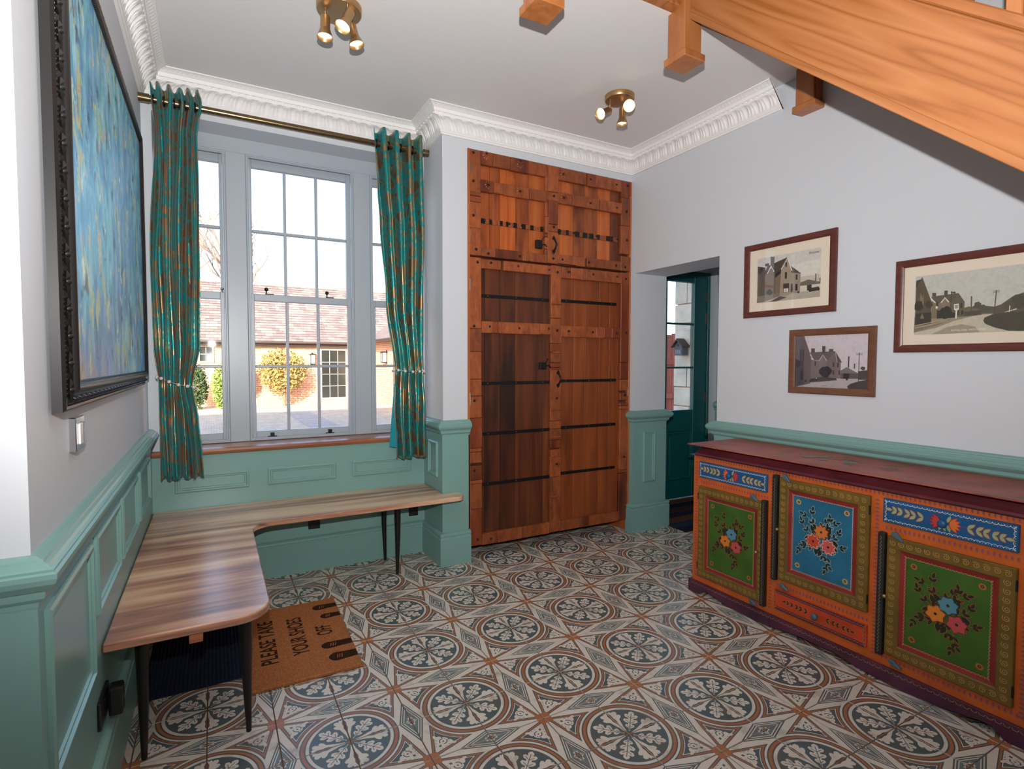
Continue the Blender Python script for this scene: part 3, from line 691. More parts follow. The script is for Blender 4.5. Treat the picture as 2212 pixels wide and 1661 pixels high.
obj('cleat', box(-.085, -.045, 2.03, 2.30, .425, .458), M['sill'], bn, bevel=.002)
obj('cleat', box(.905, .945, 3.40, YB - .02, .425, .458), M['sill'], bn, bevel=.002)

# ================================================================== MATS
def text(body, parent, mat, T, u0, v0, w, h, name='lettering', lift=.0002, font_shear=0.0, bold=0.0):
    cu = bpy.data.curves.new('txt', 'FONT'); cu.body = body; cu.shear = font_shear; cu.offset = bold
    to = bpy.data.objects.new('txt', cu); C.objects.link(to)
    dg = bpy.context.evaluated_depsgraph_get(); me = bpy.data.meshes.new_from_object(to.evaluated_get(dg))
    xs = [v.co.x for v in me.vertices]; ys = [v.co.y for v in me.vertices]
    a, b, c, d = min(xs), max(xs), min(ys), max(ys)
    for v in me.vertices: v.co = T(u0 + (v.co.x - a) / (b - a) * w, v0 + (v.co.y - c) / (d - c) * h, lift)
    me.materials.clear(); me.materials.append(mat)
    bpy.data.objects.remove(to, do_unlink=True); bpy.data.curves.remove(cu)
    return obj(name, me, None, parent)
M['coir'] = pm('coir', srgb(170, 108, 66), .95, var=.35, vs=160, bp=1.0, bs=260, spec=.1)
M['ink'] = pm('black_print', srgb(56, 36, 24), .9, var=.3, vs=120, bp=.6, bs=260, spec=.1)
mt = thing('doormat', 'brown coir doormat printed PLEASE TAKE YOUR SHOES OFF', 'doormat', (.34, 2.75, 0))
MATM = Matrix.Translation((.339, 2.753, 0)) @ Matrix.Rotation(math.radians(-1.2), 4, 'Z')
TM = lambda u, v, h: tuple(MATM @ Vector((u - .339, v - .753 - 2.0, h + .0165)))
cm_ = MB(); cm_.prism([(.112, 2.372), (.566, 2.372), (.566, 3.132), (.112, 3.132)], TM, -.0155, 0)
obj('mat_body', cm_, M['coir'], mt, bevel=.003)
TT = lambda u, v, h: TM(-v, u, h)          # text runs away from the viewer, letters lie on their left side
text('PLEASE TAKE', mt, M['ink'], TT, 2.552, -.238, .438, .072, bold=.018)
text('YOUR SHOES', mt, M['ink'], TT, 2.574, -.372, .392, .072, bold=.018)
text('OFF', mt, M['ink'], TT, 2.716, -.496, .102, .074, bold=.018)
def shoe(cy, w, x0, x1, nm='shoe_print'):
    d = DE(TM, 2e-4); L = x1 - x0; P = []
    for k in range(13):
        a = PI / 2 + PI * k / 12; P.append((x0 + w * .5 + w * .5 * math.cos(a) * 1.0, cy + w * .5 * math.sin(a)))
    P += [(x0 + L * .6, cy - w * .43), (x1, cy - w * .40), (x1, cy + w * .40), (x0 + L * .6, cy + w * .43)]
    d.poly(P, None, 2); o = obj(nm, d, M['ink'], mt, fix=False)
    d2 = DE(TM, 2e-4)
    for k in range(3): d2.line([(x0 + L * (.28 + .08 * k), cy - w * .2), (x0 + L * (.33 + .08 * k), cy + w * .22)], .0035, None, 3)
    obj('lace_print', d2, M['coir'], o, fix=False)
shoe(3.035, .062, .440, .562); shoe(2.918, .058, .464, .562); shoe(2.604, .062, .424, .562); shoe(2.487, .074, .440, .562)
M['rib'] = pm('ribbed_mat', srgb(38, 44, 62), .95, var=.3, vs=90, bp=.8, bs=200, spec=.1)
rm = thing('ribbed_mat', 'dark blue ribbed mat lying under the bench', 'mat', (-.1, 2.9, 0))
obj('mat_backing', box(-.272, .093, 2.53, 3.14, .0012, .006), M['rib'], rm)
for k in range(24):
    x = -.268 + k * .0152; obj('rib', box(x, x + .0095, 2.532, 3.138, .006, .0115), M['rib'], rm, bevel=.002)
lm = thing('lobby_mat', 'dark striped mat on the lobby floor before the teal door', 'mat', (3.75, 3.45, 0))
for k, c in enumerate([(30, 36, 56), (48, 52, 66), (92, 62, 44), (40, 42, 58), (70, 50, 44), (30, 36, 56), (96, 66, 46)]):
    obj('stripe', box(3.26, 4.34, 3.05 + k * .11, 3.05 + k * .11 + .108, .0012, .010), pm('mat_stripe', srgb(*c), .95, var=.3, vs=120, bp=.6, bs=200, spec=.1), lm, bevel=.003)

# ================================================================== LARGE PAINTING
def canvas():
    m, t, b = nt('oil_canvas')
    g = nd(t, 'ShaderNodeTexCoord').outputs['Object']
    def strokes(sc, seed):
        v = nd(t, 'ShaderNodeMapping', {0: g, 'Scale': sc, 'Location': (seed, seed * 2.3, seed * .7)}).outputs[0]
        return nd(t, 'ShaderNodeTexNoise', {'Vector': v, 'Scale': 1.0, 'Detail': 5.0, 'Roughness': .6, 'Distortion': .4}).outputs[0]
    a = strokes((20, 13, 6.5), 1); b_ = strokes((30, 24, 13), 5); c_ = strokes((6, 3.5, 2.4), 9); d_ = strokes((30, 17, 9), 14); e_ = strokes((30, 15, 10), 21)
    col = ramp(t, a, [(.25, srgb(40, 96, 156)), (.40, srgb(66, 150, 186)), (.50, srgb(96, 184, 204)), (.60, srgb(138, 208, 220)), (.75, srgb(206, 236, 238))])
    col = mix(t, ramp(t, c_, [(.4, (0, 0, 0, 1)), (.68, (.75, .75, .75, 1))]), col, ramp(t, b_, [(.3, srgb(44, 134, 140)), (.5, srgb(72, 122, 200)), (.7, srgb(156, 184, 236))]))
    col = mix(t, ramp(t, d_, [(.55, (0, 0, 0, 1)), (.60, (.9, .9, .9, 1))]), col, ramp(t, b_, [(.35, srgb(226, 240, 238)), (.48, srgb(150, 190, 140)), (.56, srgb(214, 206, 130)), (.64, srgb(206, 130, 96)), (.7, srgb(240, 238, 226))]))
    col = mix(t, ramp(t, e_, [(.34, (.85, .85, .85, 1)), (.40, (0, 0, 0, 1))]), col, srgb(22, 56, 92))
    sep = nd(t, 'ShaderNodeSeparateXYZ', {0: g})
    lowz = nd(t, 'ShaderNodeMapRange', {0: sep.outputs[2], 1: 1.62, 2: 1.30, 3: 0.0, 4: 1.0}); lowy = nd(t, 'ShaderNodeMapRange', {0: sep.outputs[1], 1: 2.5, 2: 1.7, 3: .25, 4: 1.0})
    lm_ = nd(t, 'ShaderNodeMath', {0: lowz.outputs[0], 1: lowy.outputs[0]}, operation='MULTIPLY'); lm2 = nd(t, 'ShaderNodeMath', {0: lm_.outputs[0], 1: a}, operation='MULTIPLY')
    col = mix(t, ramp(t, lm2.outputs[0], [(.30, (0, 0, 0, 1)), (.52, (.9, .9, .9, 1))]), col, ramp(t, b_, [(.35, srgb(126, 92, 84)), (.5, srgb(176, 140, 116)), (.65, srgb(150, 140, 180))]))
    t.links.new(col, b.inputs['Base Color']); b.inputs['Roughness'].default_value = .42
    bump(t, b, b_, .7, .004); return m
pt = thing('painting', 'large abstract blue oil painting in a carved black frame', 'painting', (XL, 2.39, 1.235))
py0, py1, pz0, pz1 = 1.556, 3.216, 1.235, 2.462
TP = TX(XL + .006)
obj('canvas', MB().box(XL + .012, XL + .036, py0 + .055, py1 - .055, pz0 + .055, pz1 - .055), canvas(), pt)
PF = [(0, 0), (0, .020), (.006, .026), (.012, .026), (.015, .021), (.018, .024), (.034, .031), (.040, .034), (.043, .040), (.050, .044), (.056, .044), (.060, .040), (.064, .041), (.068, .036), (.070, .020), (.070, 0)]
fo_ = obj('frame', MB().sweep([(d, h * 1.0) for d, h in PF], rect(py0, py1, pz0, pz1), TP, closed=True), M['ebony'], pt, smooth=35)
orn = MB()
def on_side(n, f):
    for k in range(n): f(k)
per = [((py0, pz0), (py0, pz1)), ((py0, pz1), (py1, pz1)), ((py1, pz1), (py1, pz0)), ((py1, pz0), (py0, pz0))]
for (a, b) in per:
    a, b = Vector(a), Vector(b); L = (b - a).length; t = (b - a) / L; nn_ = Vector((t.y, -t.x))
    k = .03
    while k < L - .03:                                       # bead row, leaf band
        p = a + t * k + nn_ * .0165
        orn.lathe([(.0001, .0275), (.0028, .0262), (.0034, .0235)], lambda u, v, h, p=p: TP(p.x + u, p.y + v, h), 6, caps=False); k += .011
    k = .05
    while k < L - .05:
        p = a + t * k + nn_ * .027
        for e in (-1, 1):
            q = [p + t * (e * .004) - nn_ * .008, p + t * (e * .020) - nn_ * .004, p + t * (e * .026) + nn_ * .004, p + t * (e * .012) + nn_ * .008]
            orn.add([TP(v.x, v.y, .0300) for v in q] + [TP(*(p + t * (e * .014)), .0375)], [(0, 1, 4), (1, 2, 4), (2, 3, 4), (3, 0, 4)])
        orn.lathe([(.0001, .039), (.004, .037), (.006, .030)], lambda u, v, h, p=p: TP(p.x + u, p.y + v, h), 8, caps=False)
        k += .062
    k = .07
    while k < L - .07:
        p = a + t * k + nn_ * .0665
        orn.add([TP(*(p - t * .003), .040), TP(*(p + t * .003), .040), TP(*(p + t * .003 + nn_ * .004), .034), TP(*(p - t * .003 + nn_ * .004), .034)], [(0, 1, 2, 3)]); k += .010
obj('carving', orn, M['ebony'], fo_, smooth=50)

# ================================================================== SWITCH AND SOCKETS
sw = thing('light_switch', 'chrome and white switch plate under the blue painting', 'switch', (XL, 1.79, 1.12))
obj('switch_plate', box(XL, XL + .016, 1.742, 1.842, 1.118, 1.206), M['chrome'], sw, bevel=.002)
obj('rocker', box(XL + .016, XL + .021, 1.762, 1.800, 1.135, 1.190), M['white'], sw, bevel=.002)
obj('rocker', box(XL + .016, XL + .021, 1.804, 1.826, 1.135, 1.190), M['chrome'], sw, bevel=.002)
def socket(T, u0, u1, v0, v1, label, plug=False):
    o = thing('wall_socket', label, 'socket', T((u0 + u1) / 2, v0, .01), 'black wall sockets')
    obj('face_plate', MB().prism(rect(u0, u1, v0, v1), T, BT, BT + .010), M['blackp'], o, bevel=.003)
    n = 2 if (u1 - u0) > .1 else 1
    for k in range(n):
        c = u0 + (u1 - u0) * (k + .5) / n
        obj('rocker', MB().prism(rect(c + .008, c + .022, v1 - .028, v1 - .012), T, BT + .010, BT + .014), M['blackp'], o, bevel=.001)
        d = MB()
        for a, b, e, f in ((-.004, .004, .045, .058), (-.018, -.010, .025, .031), (.010, .018, .025, .031)): d.prism(rect(c + a, c + b, v0 + e, v0 + f), T, BT + .0101, BT + .0106)
        obj('pin_slot', d, M['black'], o)
    return o
s1 = socket(TX(XL), 1.925, 2.068, .268, .352, 'black double wall socket on the left wainscot below the bench')
plg = thing('plug_adapter', 'black plug-in adapter sitting in the left wall socket', 'plug', (XL + .03, 2.03, .28))
obj('adapter_body', MB().prism(rect(2.004, 2.05, .262, .352), TX(XL), BT + .0145, BT + .052), M['blackp'], plg, bevel=.008)
obj('status_strip', MB().prism(rect(2.018, 2.024, .285, .325), TX(XL), BT + .052, BT + .0525), M['chrome'], plg)
socket(TY(YB), .52, .592, .268, .342, 'black wall socket under the window, middle of the wainscot')
socket(TY(YB), 1.19, 1.256, .262, .335, 'black wall socket under the window, close to the pier')
# ================================================================== FRAMED PHOTOGRAPHS ON THE RIGHT WALL
def picture(label, Y0, Y1, z0, z1, fw, mount, fmat, draw, quad, base):
    o = thing('framed_photo', label, 'picture', (XR, (Y0 + Y1) / 2, z0), 'framed old village photographs')
    T = lambda u, v, h: (XR - .002 - h, Y0 - u, v); W = Y0 - Y1
    fr_ = MB().sweep([(0, 0), (0, .016), (.004, .020), (fw * .55, .019), (fw - .004, .014), (fw, .012), (fw, .0)], [(0, z0), (0, z1), (W, z1), (W, z0)], T, closed=True)
    obj('frame', fr_, fmat, o, smooth=25)
    if mount: obj('mount', MB().prism(rect(fw - .003, W - fw + .003, z0 + fw - .003, z1 - fw + .003), T, .002, .006), M['cream'], o)
    m = fw + mount - (0 if mount else .003)
    pu0, pu1, pv0, pv1 = m, W - m, z0 + m, z1 - m
    (tl, tr, bl, br_) = quad
    def N(x, y):
        f = (x - bl[0]) / (br_[0] - bl[0]); top = tl[1] + (tr[1] - tl[1]) * f; bot = bl[1] + (br_[1] - bl[1]) * f
        g = (bot - y) / (bot - top)
        return (pu0 + min(1, max(0, f)) * (pu1 - pu0), pv0 + min(1, max(0, g)) * (pv1 - pv0))
    d = DE(lambda u, v, h: T(u, v, .0062 + h), 6e-5, 6e-6)
    d.rect(pu0, pu1, pv0, pv1, srgb(*base), 1)
    P = lambda pts, c, l=3: d.poly([N(*p) for p in pts], srgb(*c), l)
    L = lambda pts, w, c, l=6: d.line([N(*p) for p in pts], w, srgb(*c), l)
    def BL(x, y, r, c, n=16, l=5, sd=1):
        rr = random.Random(sd); P([(x + r * (.8 + .3 * rr.random()) * math.cos(2 * PI * k / n), y + r * (.75 + .3 * rr.random()) * math.sin(2 * PI * k / n)) for k in range(n)], c, l)
    draw(P, L, BL)
    obj('photo_print', d, M['print'], o, fix=False)
    obj('glazing', MB().prism(rect(fw - .002, W - fw + .002, z0 + fw - .002, z1 - fw + .002), T, .0095, .011), M['pglass'], o)
    return o, T, (pu0, pu1, pv0, pv1)
def draw1(P, L, BL):
    P([(205, 560), (800, 480), (800, 720), (205, 770)], (196, 186, 170), 2)
    P([(205, 330), (800, 225), (800, 330), (520, 390), (205, 400)], (206, 200, 190), 2)
    P([(205, 690), (430, 655), (500, 650), (796, 640), (796, 705), (200, 760)], (176, 164, 148), 3)
    P([(205, 400), (285, 410), (285, 690), (205, 695)], (96, 82, 70), 3)
    P([(205, 400), (270, 408), (235, 480), (205, 470)], (62, 52, 44), 4)
    P([(280, 690), (280, 480), (345, 410), (380, 470), (442, 425), (432, 690)], (120, 102, 84), 4)
    P([(270, 480), (300, 400), (497, 310), (442, 428), (378, 470), (340, 390), (300, 470)], (74, 62, 52), 5)
    P([(380, 470), (440, 425), (438, 465), (385, 510)], (40, 33, 28), 5)
    P([(430, 692), (440, 425), (497, 325), (542, 442), (532, 662), (500, 690)], (160, 142, 122), 5)
    P([(535, 455), (622, 470), (620, 652), (530, 665)], (150, 133, 114), 4)
    P([(528, 393), (628, 470), (536, 462)], (80, 68, 58), 5)
    P([(333, 305), (372, 305), (372, 410), (336, 392)], (100, 84, 70), 6); P([(280, 374), (320, 366), (320, 392), (282, 402)], (70, 58, 50), 6)
    L([(440, 430), (497, 316), (541, 442)], .006, (226, 218, 204), 7); L([(304, 470), (340, 392), (372, 450)], .005, (226, 218, 204), 7)
    for x0, y0, x1, y1 in ((478, 360, 494, 405), (476, 455, 496, 520), (578, 480, 594, 530), (576, 572, 597, 636), (536, 570, 552, 650)): P([(x0, y0), (x1, y0), (x1, y1), (x0, y1)], (46, 40, 36), 6)
    P([(462, 568), (518, 562), (518, 650), (462, 655)], (52, 46, 42), 6); P([(468, 615), (512, 612), (512, 648), (468, 652)], (214, 206, 194), 7); L([(490, 565), (490, 652)], .003, (52, 46, 42), 8)
    P([(205, 692), (428, 656), (428, 688), (250, 750), (203, 752)], (128, 114, 100), 5); P([(330, 745), (432, 690), (500, 700), (400, 745)], (86, 76, 66), 4); BL(330, 650, 32, (58, 52, 44), sd=2)
    P([(620, 560), (690, 530), (797, 556), (797, 574), (722, 580), (620, 592)], (112, 98, 84), 5); P([(620, 592), (797, 574), (797, 626), (620, 652)], (208, 198, 182), 4); P([(680, 586), (722, 580), (722, 628), (682, 640)], (58, 50, 44), 5)
    P([(751, 475), (759, 474), (759, 545), (751, 547)], (60, 52, 46), 5); P([(788, 518), (796, 516), (796, 556), (788, 555)], (60, 52, 46), 5)
    P([(692, 630), (722, 612), (782, 600), (794, 628), (760, 642), (700, 650)], (52, 46, 40), 6); BL(712, 640, 13, (36, 32, 28), 10, 7); BL(778, 630, 12, (36, 32, 28), 10, 7)
    BL(605, 652, 12, (60, 52, 46), 9, 6); L([(350, 480), (380, 480), (380, 660)], .002, (60, 52, 46), 6)
def draw2(P, L, BL):
    P([(555, 1440), (1228, 1400), (1228, 1540), (555, 1540)], (178, 166, 168), 2)
    P([(1140, 1362), (1228, 1350), (1228, 1440), (1140, 1440)], (74, 64, 66), 3); BL(1180, 1335, 20, (84, 74, 76), 12, 3)
    P([(700, 1255), (750, 1270), (990, 1282), (990, 1432), (700, 1445)], (122, 106, 106), 3)
    P([(700, 1195), (938, 1180), (1000, 1282), (948, 1276), (862, 1265), (825, 1215), (795, 1268), (742, 1268)], (100, 88, 90), 4)
    P([(862, 1268), (940, 1182), (952, 1280), (950, 1420), (862, 1420)], (116, 100, 100), 4); P([(935, 1180), (1000, 1283), (955, 1280)], (90, 78, 80), 5)
    P([(795, 1268), (825, 1216), (860, 1268), (860, 1400), (795, 1400)], (128, 112, 112), 5)
    for x0, y0, x1, y1 in ((712, 1158, 748, 1195), (817, 1135, 848, 1200), (880, 1160, 920, 1186)): P([(x0, y0), (x1, y0), (x1, y1), (x0, y1)], (84, 70, 72), 6)
    L([(793, 1268), (825, 1216), (860, 1266)], .004, (196, 184, 184), 7); L([(702, 1218), (742, 1266)], .004, (196, 184, 184), 7); L([(940, 1185), (955, 1278)], .003, (180, 168, 168), 7)
    for x, y in ((755, 1300), (925, 1305), (965, 1310), (978, 1380), (925, 1380)): P([(x - 6, y - 22), (x + 6, y - 22), (x + 6, y + 20), (x - 6, y + 20)], (58, 48, 52), 6)
    P([(552, 1040), (640, 1043), (715, 1240), (712, 1485), (552, 1525)], (104, 90, 92), 5); P([(552, 1280), (640, 1270), (650, 1490), (552, 1520)], (76, 64, 66), 6)
    for x in (606, 622, 638): P([(x - 5, 1180), (x, 1160), (x + 5, 1180), (x + 5, 1270), (x - 5, 1270)], (70, 58, 62), 7)
    P([(612, 1385), (624, 1355), (636, 1385), (636, 1450), (612, 1455)], (48, 40, 42), 7); BL(572, 1300, 42, (56, 48, 50), 18, 7, 4)
    BL(852, 1372, 58, (46, 40, 42), 20, 7, 6); P([(712, 1440), (830, 1420), (950, 1430), (960, 1450), (850, 1462), (712, 1475)], (70, 62, 62), 6)
    P([(988, 1360), (1042, 1326), (1142, 1382), (990, 1384)], (122, 108, 110), 5); P([(990, 1384), (1142, 1382), (1142, 1432), (990, 1436)], (92, 80, 82), 5); P([(1015, 1386), (1068, 1385), (1068, 1432), (1015, 1434)], (44, 38, 40), 6)
    for x, y0, y1, w in ((1058, 1226, 1332, 6), (1109, 1292, 1338, 5)): P([(x - w, y0), (x + w, y0), (x + w, y1), (x - w, y1)], (70, 60, 62), 6)
    L([(1146, 1188), (1146, 1480)], .0035, (62, 54, 56), 7); L([(1118, 1196), (1176, 1194)], .002, (62, 54, 56), 7); L([(1120, 1210), (1174, 1208)], .002, (62, 54, 56), 7)
    P([(1050, 1505), (1080, 1480), (1150, 1455), (1228, 1440), (1228, 1540), (1062, 1535)], (66, 58, 58), 7)
    for x, y in ((600, 1480), (665, 1462), (712, 1460), (735, 1455), (768, 1448), (1048, 1440)): BL(x, y, 11, (44, 38, 40), 9, 8); BL(768, 1436, 6, (206, 196, 196), 8, 9)
    L([(820, 1508), (868, 1503)], .002, (90, 80, 80), 7)
def draw3(P, L, BL):
    P([(300, 1060), (1800, 950), (1800, 1320), (300, 1320)], (150, 138, 118), 2)
    P([(300, 1280), (640, 1210), (900, 1110), (1150, 1050), (1420, 1010), (1330, 1060), (1280, 1110), (1320, 1170), (1450, 1220), (1700, 1272), (300, 1320)], (196, 186, 164), 3)
    P([(560, 1310), (800, 1200), (1000, 1160), (1180, 1200), (1240, 1275), (800, 1300)], (160, 149, 127), 4)
    P([(300, 1200), (560, 1150), (860, 1080), (700, 1160), (460, 1230), (300, 1270)], (134, 114, 92), 4)
    P([(1130, 915), (1200, 880), (1290, 905), (1420, 920), (1500, 890), (1640, 780), (1800, 715), (1800, 1010), (1420, 1020), (1130, 1010)], (92, 82, 60), 3)
    BL(1720, 860, 110, (76, 68, 48), 22, 4, 3); BL(1600, 900, 70, (84, 76, 54), 18, 4, 9); BL(1200, 890, 50, (84, 76, 58), 16, 4, 5); BL(1275, 915, 34, (88, 80, 60), 14, 4, 7)
    P([(1285, 1110), (1300, 1070), (1420, 1020), (1800, 985), (1800, 1270), (1600, 1262), (1420, 1210), (1300, 1150)], (72, 64, 46), 5)
    P([(1540, 1000), (1700, 945), (1690, 965), (1570, 1000)], (206, 198, 182), 6); L([(1610, 910), (1606, 1000)], .003, (220, 214, 200), 7)
    P([(560, 770), (940, 725), (1030, 850), (1020, 1060), (560, 1080)], (124, 110, 84), 4)
    P([(545, 770), (940, 722), (1030, 852), (960, 850), (810, 850), (750, 785), (690, 860), (615, 862)], (96, 86, 68), 5)
    P([(845, 850), (938, 728), (965, 850), (1020, 850), (1015, 1050), (845, 1060)], (104, 92, 72), 5); P([(690, 860), (750, 785), (808, 850), (808, 1000), (690, 1000)], (132, 118, 92), 6)
    for x0, y0, x1, y1 in ((562, 716, 620, 765), (736, 685, 787, 770), (842, 702, 898, 728)): P([(x0, y0), (x1, y0), (x1, y1), (x0, y1)], (88, 76, 56), 6)
    L([(695, 858), (750, 786), (806, 848)], .005, (222, 216, 204), 7); L([(550, 800), (615, 860)], .005, (222, 216, 204), 7); P([(620, 905), (648, 905), (648, 940), (620, 940)], (230, 226, 216), 7)
    for x, y in ((640, 880), (985, 900), (1000, 1000), (945, 1000)): P([(x - 14, y - 35), (x + 14, y - 35), (x + 14, y + 30), (x - 14, y + 30)], (60, 52, 38), 6)
    P([(312, 545), (385, 530), (403, 490), (420, 530), (555, 840), (560, 1120), (312, 1170)], (92, 80, 58), 6); P([(312, 545), (395, 520), (312, 660)], (72, 62, 46), 7)
    for x in (385, 405, 425): P([(x - 8, 790), (x, 720), (x + 8, 790), (x + 8, 920), (x - 8, 920)], (136, 122, 92), 7)
    BL(360, 900, 75, (58, 50, 36), 22, 8, 11); BL(520, 880, 60, (66, 58, 42), 20, 8, 12); P([(312, 1010), (560, 990), (560, 1150), (312, 1190)], (60, 52, 38), 7); P([(395, 1060), (420, 1005), (448, 1060), (448, 1080), (395, 1080)], (130, 114, 86), 8)
    BL(770, 1000, 100, (52, 46, 34), 24, 8, 13); P([(640, 960), (900, 1000), (900, 1070), (640, 1080)], (56, 49, 36), 8)
    for k in (0, 1): L([(312, 1180 + 34 * k), (580, 1130 + 30 * k), (800, 1085 + 22 * k)], .004, (170, 156, 128), 9)
    P([(880, 880), (945, 870), (952, 950), (930, 970), (925, 1080), (906, 1080), (908, 970), (884, 955)], (226, 222, 210), 10); P([(892, 892), (938, 886), (940, 938), (896, 942)], (150, 146, 134), 11)
    L([(838, 692), (836, 970)], .003, (76, 66, 50), 9)
    P([(1020, 930), (1090, 912), (1255, 965), (1020, 985)], (112, 100, 76), 5); P([(1020, 985), (1260, 965), (1260, 1030), (1020, 1055)], (84, 74, 56), 5)
    P([(1108, 768), (1126, 768), (1128, 985), (1112, 985)], (96, 84, 62), 7); L([(1438, 688), (1420, 1020)], .0035, (84, 74, 58), 7); L([(1395, 700), (1480, 696)], .002, (84, 74, 58), 7); L([(1397, 718), (1482, 714)], .002, (84, 74, 58), 7)
_q1 = ((205, 325), (800, 220), (200, 758), (796, 700)); _q2 = ((555, 1045), (1228, 1005), (555, 1520), (1225, 1535)); _q3 = ((312, 488), (1795, 325), (300, 1312), (1795, 1268))
p1_, T1, r1 = picture('sepia photograph of a gabled house, cream mount, mahogany frame, nearest the doorway', 2.262, 1.697, 1.622, 2.062, .036, .050, M['frame_r'], draw1, _q1, (216, 209, 198))
picture('small purplish street photograph in a brown frame without a mount, lowest of three', 1.952, 1.490, 1.178, 1.535, .037, 0, M['frame_b'], draw2, _q2, (204, 194, 200))
p3_, T3, r3 = picture('wide sepia photograph lettered ROYAL OAK, MOTCOMBE in a mahogany frame', 1.408, .848, 1.400, 1.835, .035, .046, M['frame_r'], draw3, _q3, (196, 194, 184))
M['cap'] = pm('caption_white', srgb(228, 224, 214), .7); M['capd'] = pm('caption_dark', srgb(52, 46, 42), .7)
text('Motcombe', p1_, M['capd'], T1, r1[1] - .068, r1[3] - .028, .056, .014, 'caption', .0072, .3)
text('ROYAL OAK, MOTCOMBE.', p3_, M['cap'], T3, r3[0] + .148, r3[2] + .010, .126, .0085, 'caption', .0078)

# ================================================================== BUILT-IN CUPBOARD
cb = thing('cupboard', 'tall built-in cupboard with old studded wooden doors and iron straps', 'cupboard', (2.19, YP, 0))
ZB, ZM, ZT = .093, 2.057, 2.754
obj('side_lining', MB().box(1.4935, 1.507, YP - .010, 3.70, .002, ZT), M['lining'], cb, bevel=.001)
obj('side_lining', MB().box(2.879, 2.893, YP - .012, 3.70, .002, ZT), M['lining'], cb, bevel=.001)
obj('carcass', MB().box(1.507, 2.879, 3.36, 3.70, ZB, ZB + .02).box(1.507, 2.879, 3.67, 3.70, 0.002, ZT).box(1.507, 2.879, YP + .012, 3.67, ZT - .012, ZT).box(1.507, 2.879, 3.36, 3.67, ZM - .01, ZM + .01), M['teakd'], cb)
studme = mesh('stud', MB().lathe([(.009, 0), (.0085, .004), (.006, .0075), (.001, .009)], lambda u, v, h: (u, -h, v), 10), M['black'], smooth=50)
studb = mesh('rivet', MB().lathe([(.0042, 0), (.0035, .0025), (.001, .0035)], lambda u, v, h: (u, -h, v), 8), M['steel'], smooth=50)
def TF(h0=0): return lambda u, v, h: (u, YP - h0 - h, v)
def blocks(door, u0, u1, v0, v1, horiz, h, rr, mat='carve', stud=None, cuts=None, tag_='carved_block'):
    L = (u1 - u0) if horiz else (v1 - v0)
    cuts = cuts or sorted([0, 1] + [rr.uniform(.12, .88) for _ in range(max(2, int(L / .16)))])
    for a, b in zip(cuts, cuts[1:]):
        if (b - a) * L < .02: continue
        hh = h + rr.uniform(-.003, .005); e = rr.uniform(0, .006)
        if horiz: r = (u0 + a * L + .001, u0 + b * L - .001, v0 - e, v1 + e * .5)
        else: r = (u0 - e * .3, u1 + e, v0 + a * L + .001, v0 + b * L - .001)
        bl = MB(); bl.prism(rect(*r), TF(), -.018, hh)
        cu, cv = (r[0] + r[1]) / 2, (r[2] + r[3]) / 2; w, hgt = r[1] - r[0], r[3] - r[2]
        o = obj(tag_, bl, M[mat] if rr.random() < .75 else M['teak'], door, bevel=.003)
def carvings(door, pts, r):
    for u, v in pts:
        d = MB()
        for k in range(8):
            a = 2 * PI * k / 8
            d.add([TF()(u + .006 * math.cos(a), v + .006 * math.sin(a), .018), TF()(u + r * math.cos(a - .3), v + r * math.sin(a - .3), .0175), TF()(u + r * 1.15 * math.cos(a), v + r * 1.15 * math.sin(a), .0175), TF()(u + r * math.cos(a + .3), v + r * math.sin(a + .3), .0175),
                   TF()(u + r * .7 * math.cos(a), v + r * .7 * math.sin(a), .0235)], [(0, 1, 4), (1, 2, 4), (2, 3, 4), (3, 0, 4)])
        obj('carved_rosette', d, M['carve'], door)
def cdoor(u0, u1, z0, z1, stiles, rails, planks, pmat, straps, seed, label, iron):
    rr = random.Random(seed)
    dr = obj('door', MB().prism(rect(u0 + .0015, u1 - .0015, z0 + .002, z1 - .002), TF(), -.04, -.020), M['teakd'], cb); dr['label'] = label
    pm_ = pmat if isinstance(pmat, list) else [pmat] * 9
    for k, (a, b) in enumerate(zip(planks, planks[1:])):
        obj('plank', MB().prism(rect(a + .0012, b - .0012, z0 + .01, z1 - .01), TF(), -.020, -.012 + rr.uniform(-.0025, .0025)), M[pm_[k]], dr, bevel=.0015)
    for a, b in stiles: blocks(dr, a, b, z0 + .002, z1 - .002, False, .010, rr)
    for v0, v1, x0, x1 in rails: blocks(dr, x0, x1, v0, v1, True, .014, rr)
    for v0, v1, x0, x1 in straps:
        s = obj('iron_strap', MB().prism(rect(x0, x1, v0, v1), TF(), -.014, -.004), M['black'] if iron else M['carve'], dr, bevel=.001)
        if not iron:
            for k in range(8):
                x = x0 + (x1 - x0) * (k + rr.uniform(0, .5)) / 8; obj('iron_clip', MB().prism(rect(x, x + (x1 - x0) * rr.uniform(.03, .075), v0 - .002, v1 + .002), TF(), -.006, -.001), M['black'], dr, bevel=.001)
        for k in range(3): obj('rivet', studb, None, dr, M=Matrix.Translation((x0 + (x1 - x0) * (.1 + .4 * k), YP + .004 if iron else YP, (v0 + v1) / 2)))
    return dr
def studs(dr, pts, y=.014):
    for u, v in pts: obj('stud', studme, None, dr, M=Matrix.Translation((u, YP - y, v)))
d1 = cdoor(1.507, 2.118, ZM, ZT, [(1.508, 1.584), (2.095, 2.116)], [(2.664, 2.750, 1.584, 2.114), (2.492, 2.562, 1.584, 2.114), (2.062, 2.116, 1.584, 2.114)], [1.584, 1.662, 1.739, 1.864, 1.967, 2.10], ['teakp', 'teakp', 'pine', 'teakp', 'pine'], [(2.282, 2.312, 1.584, 2.095)], 11, 'upper left cupboard door', False)
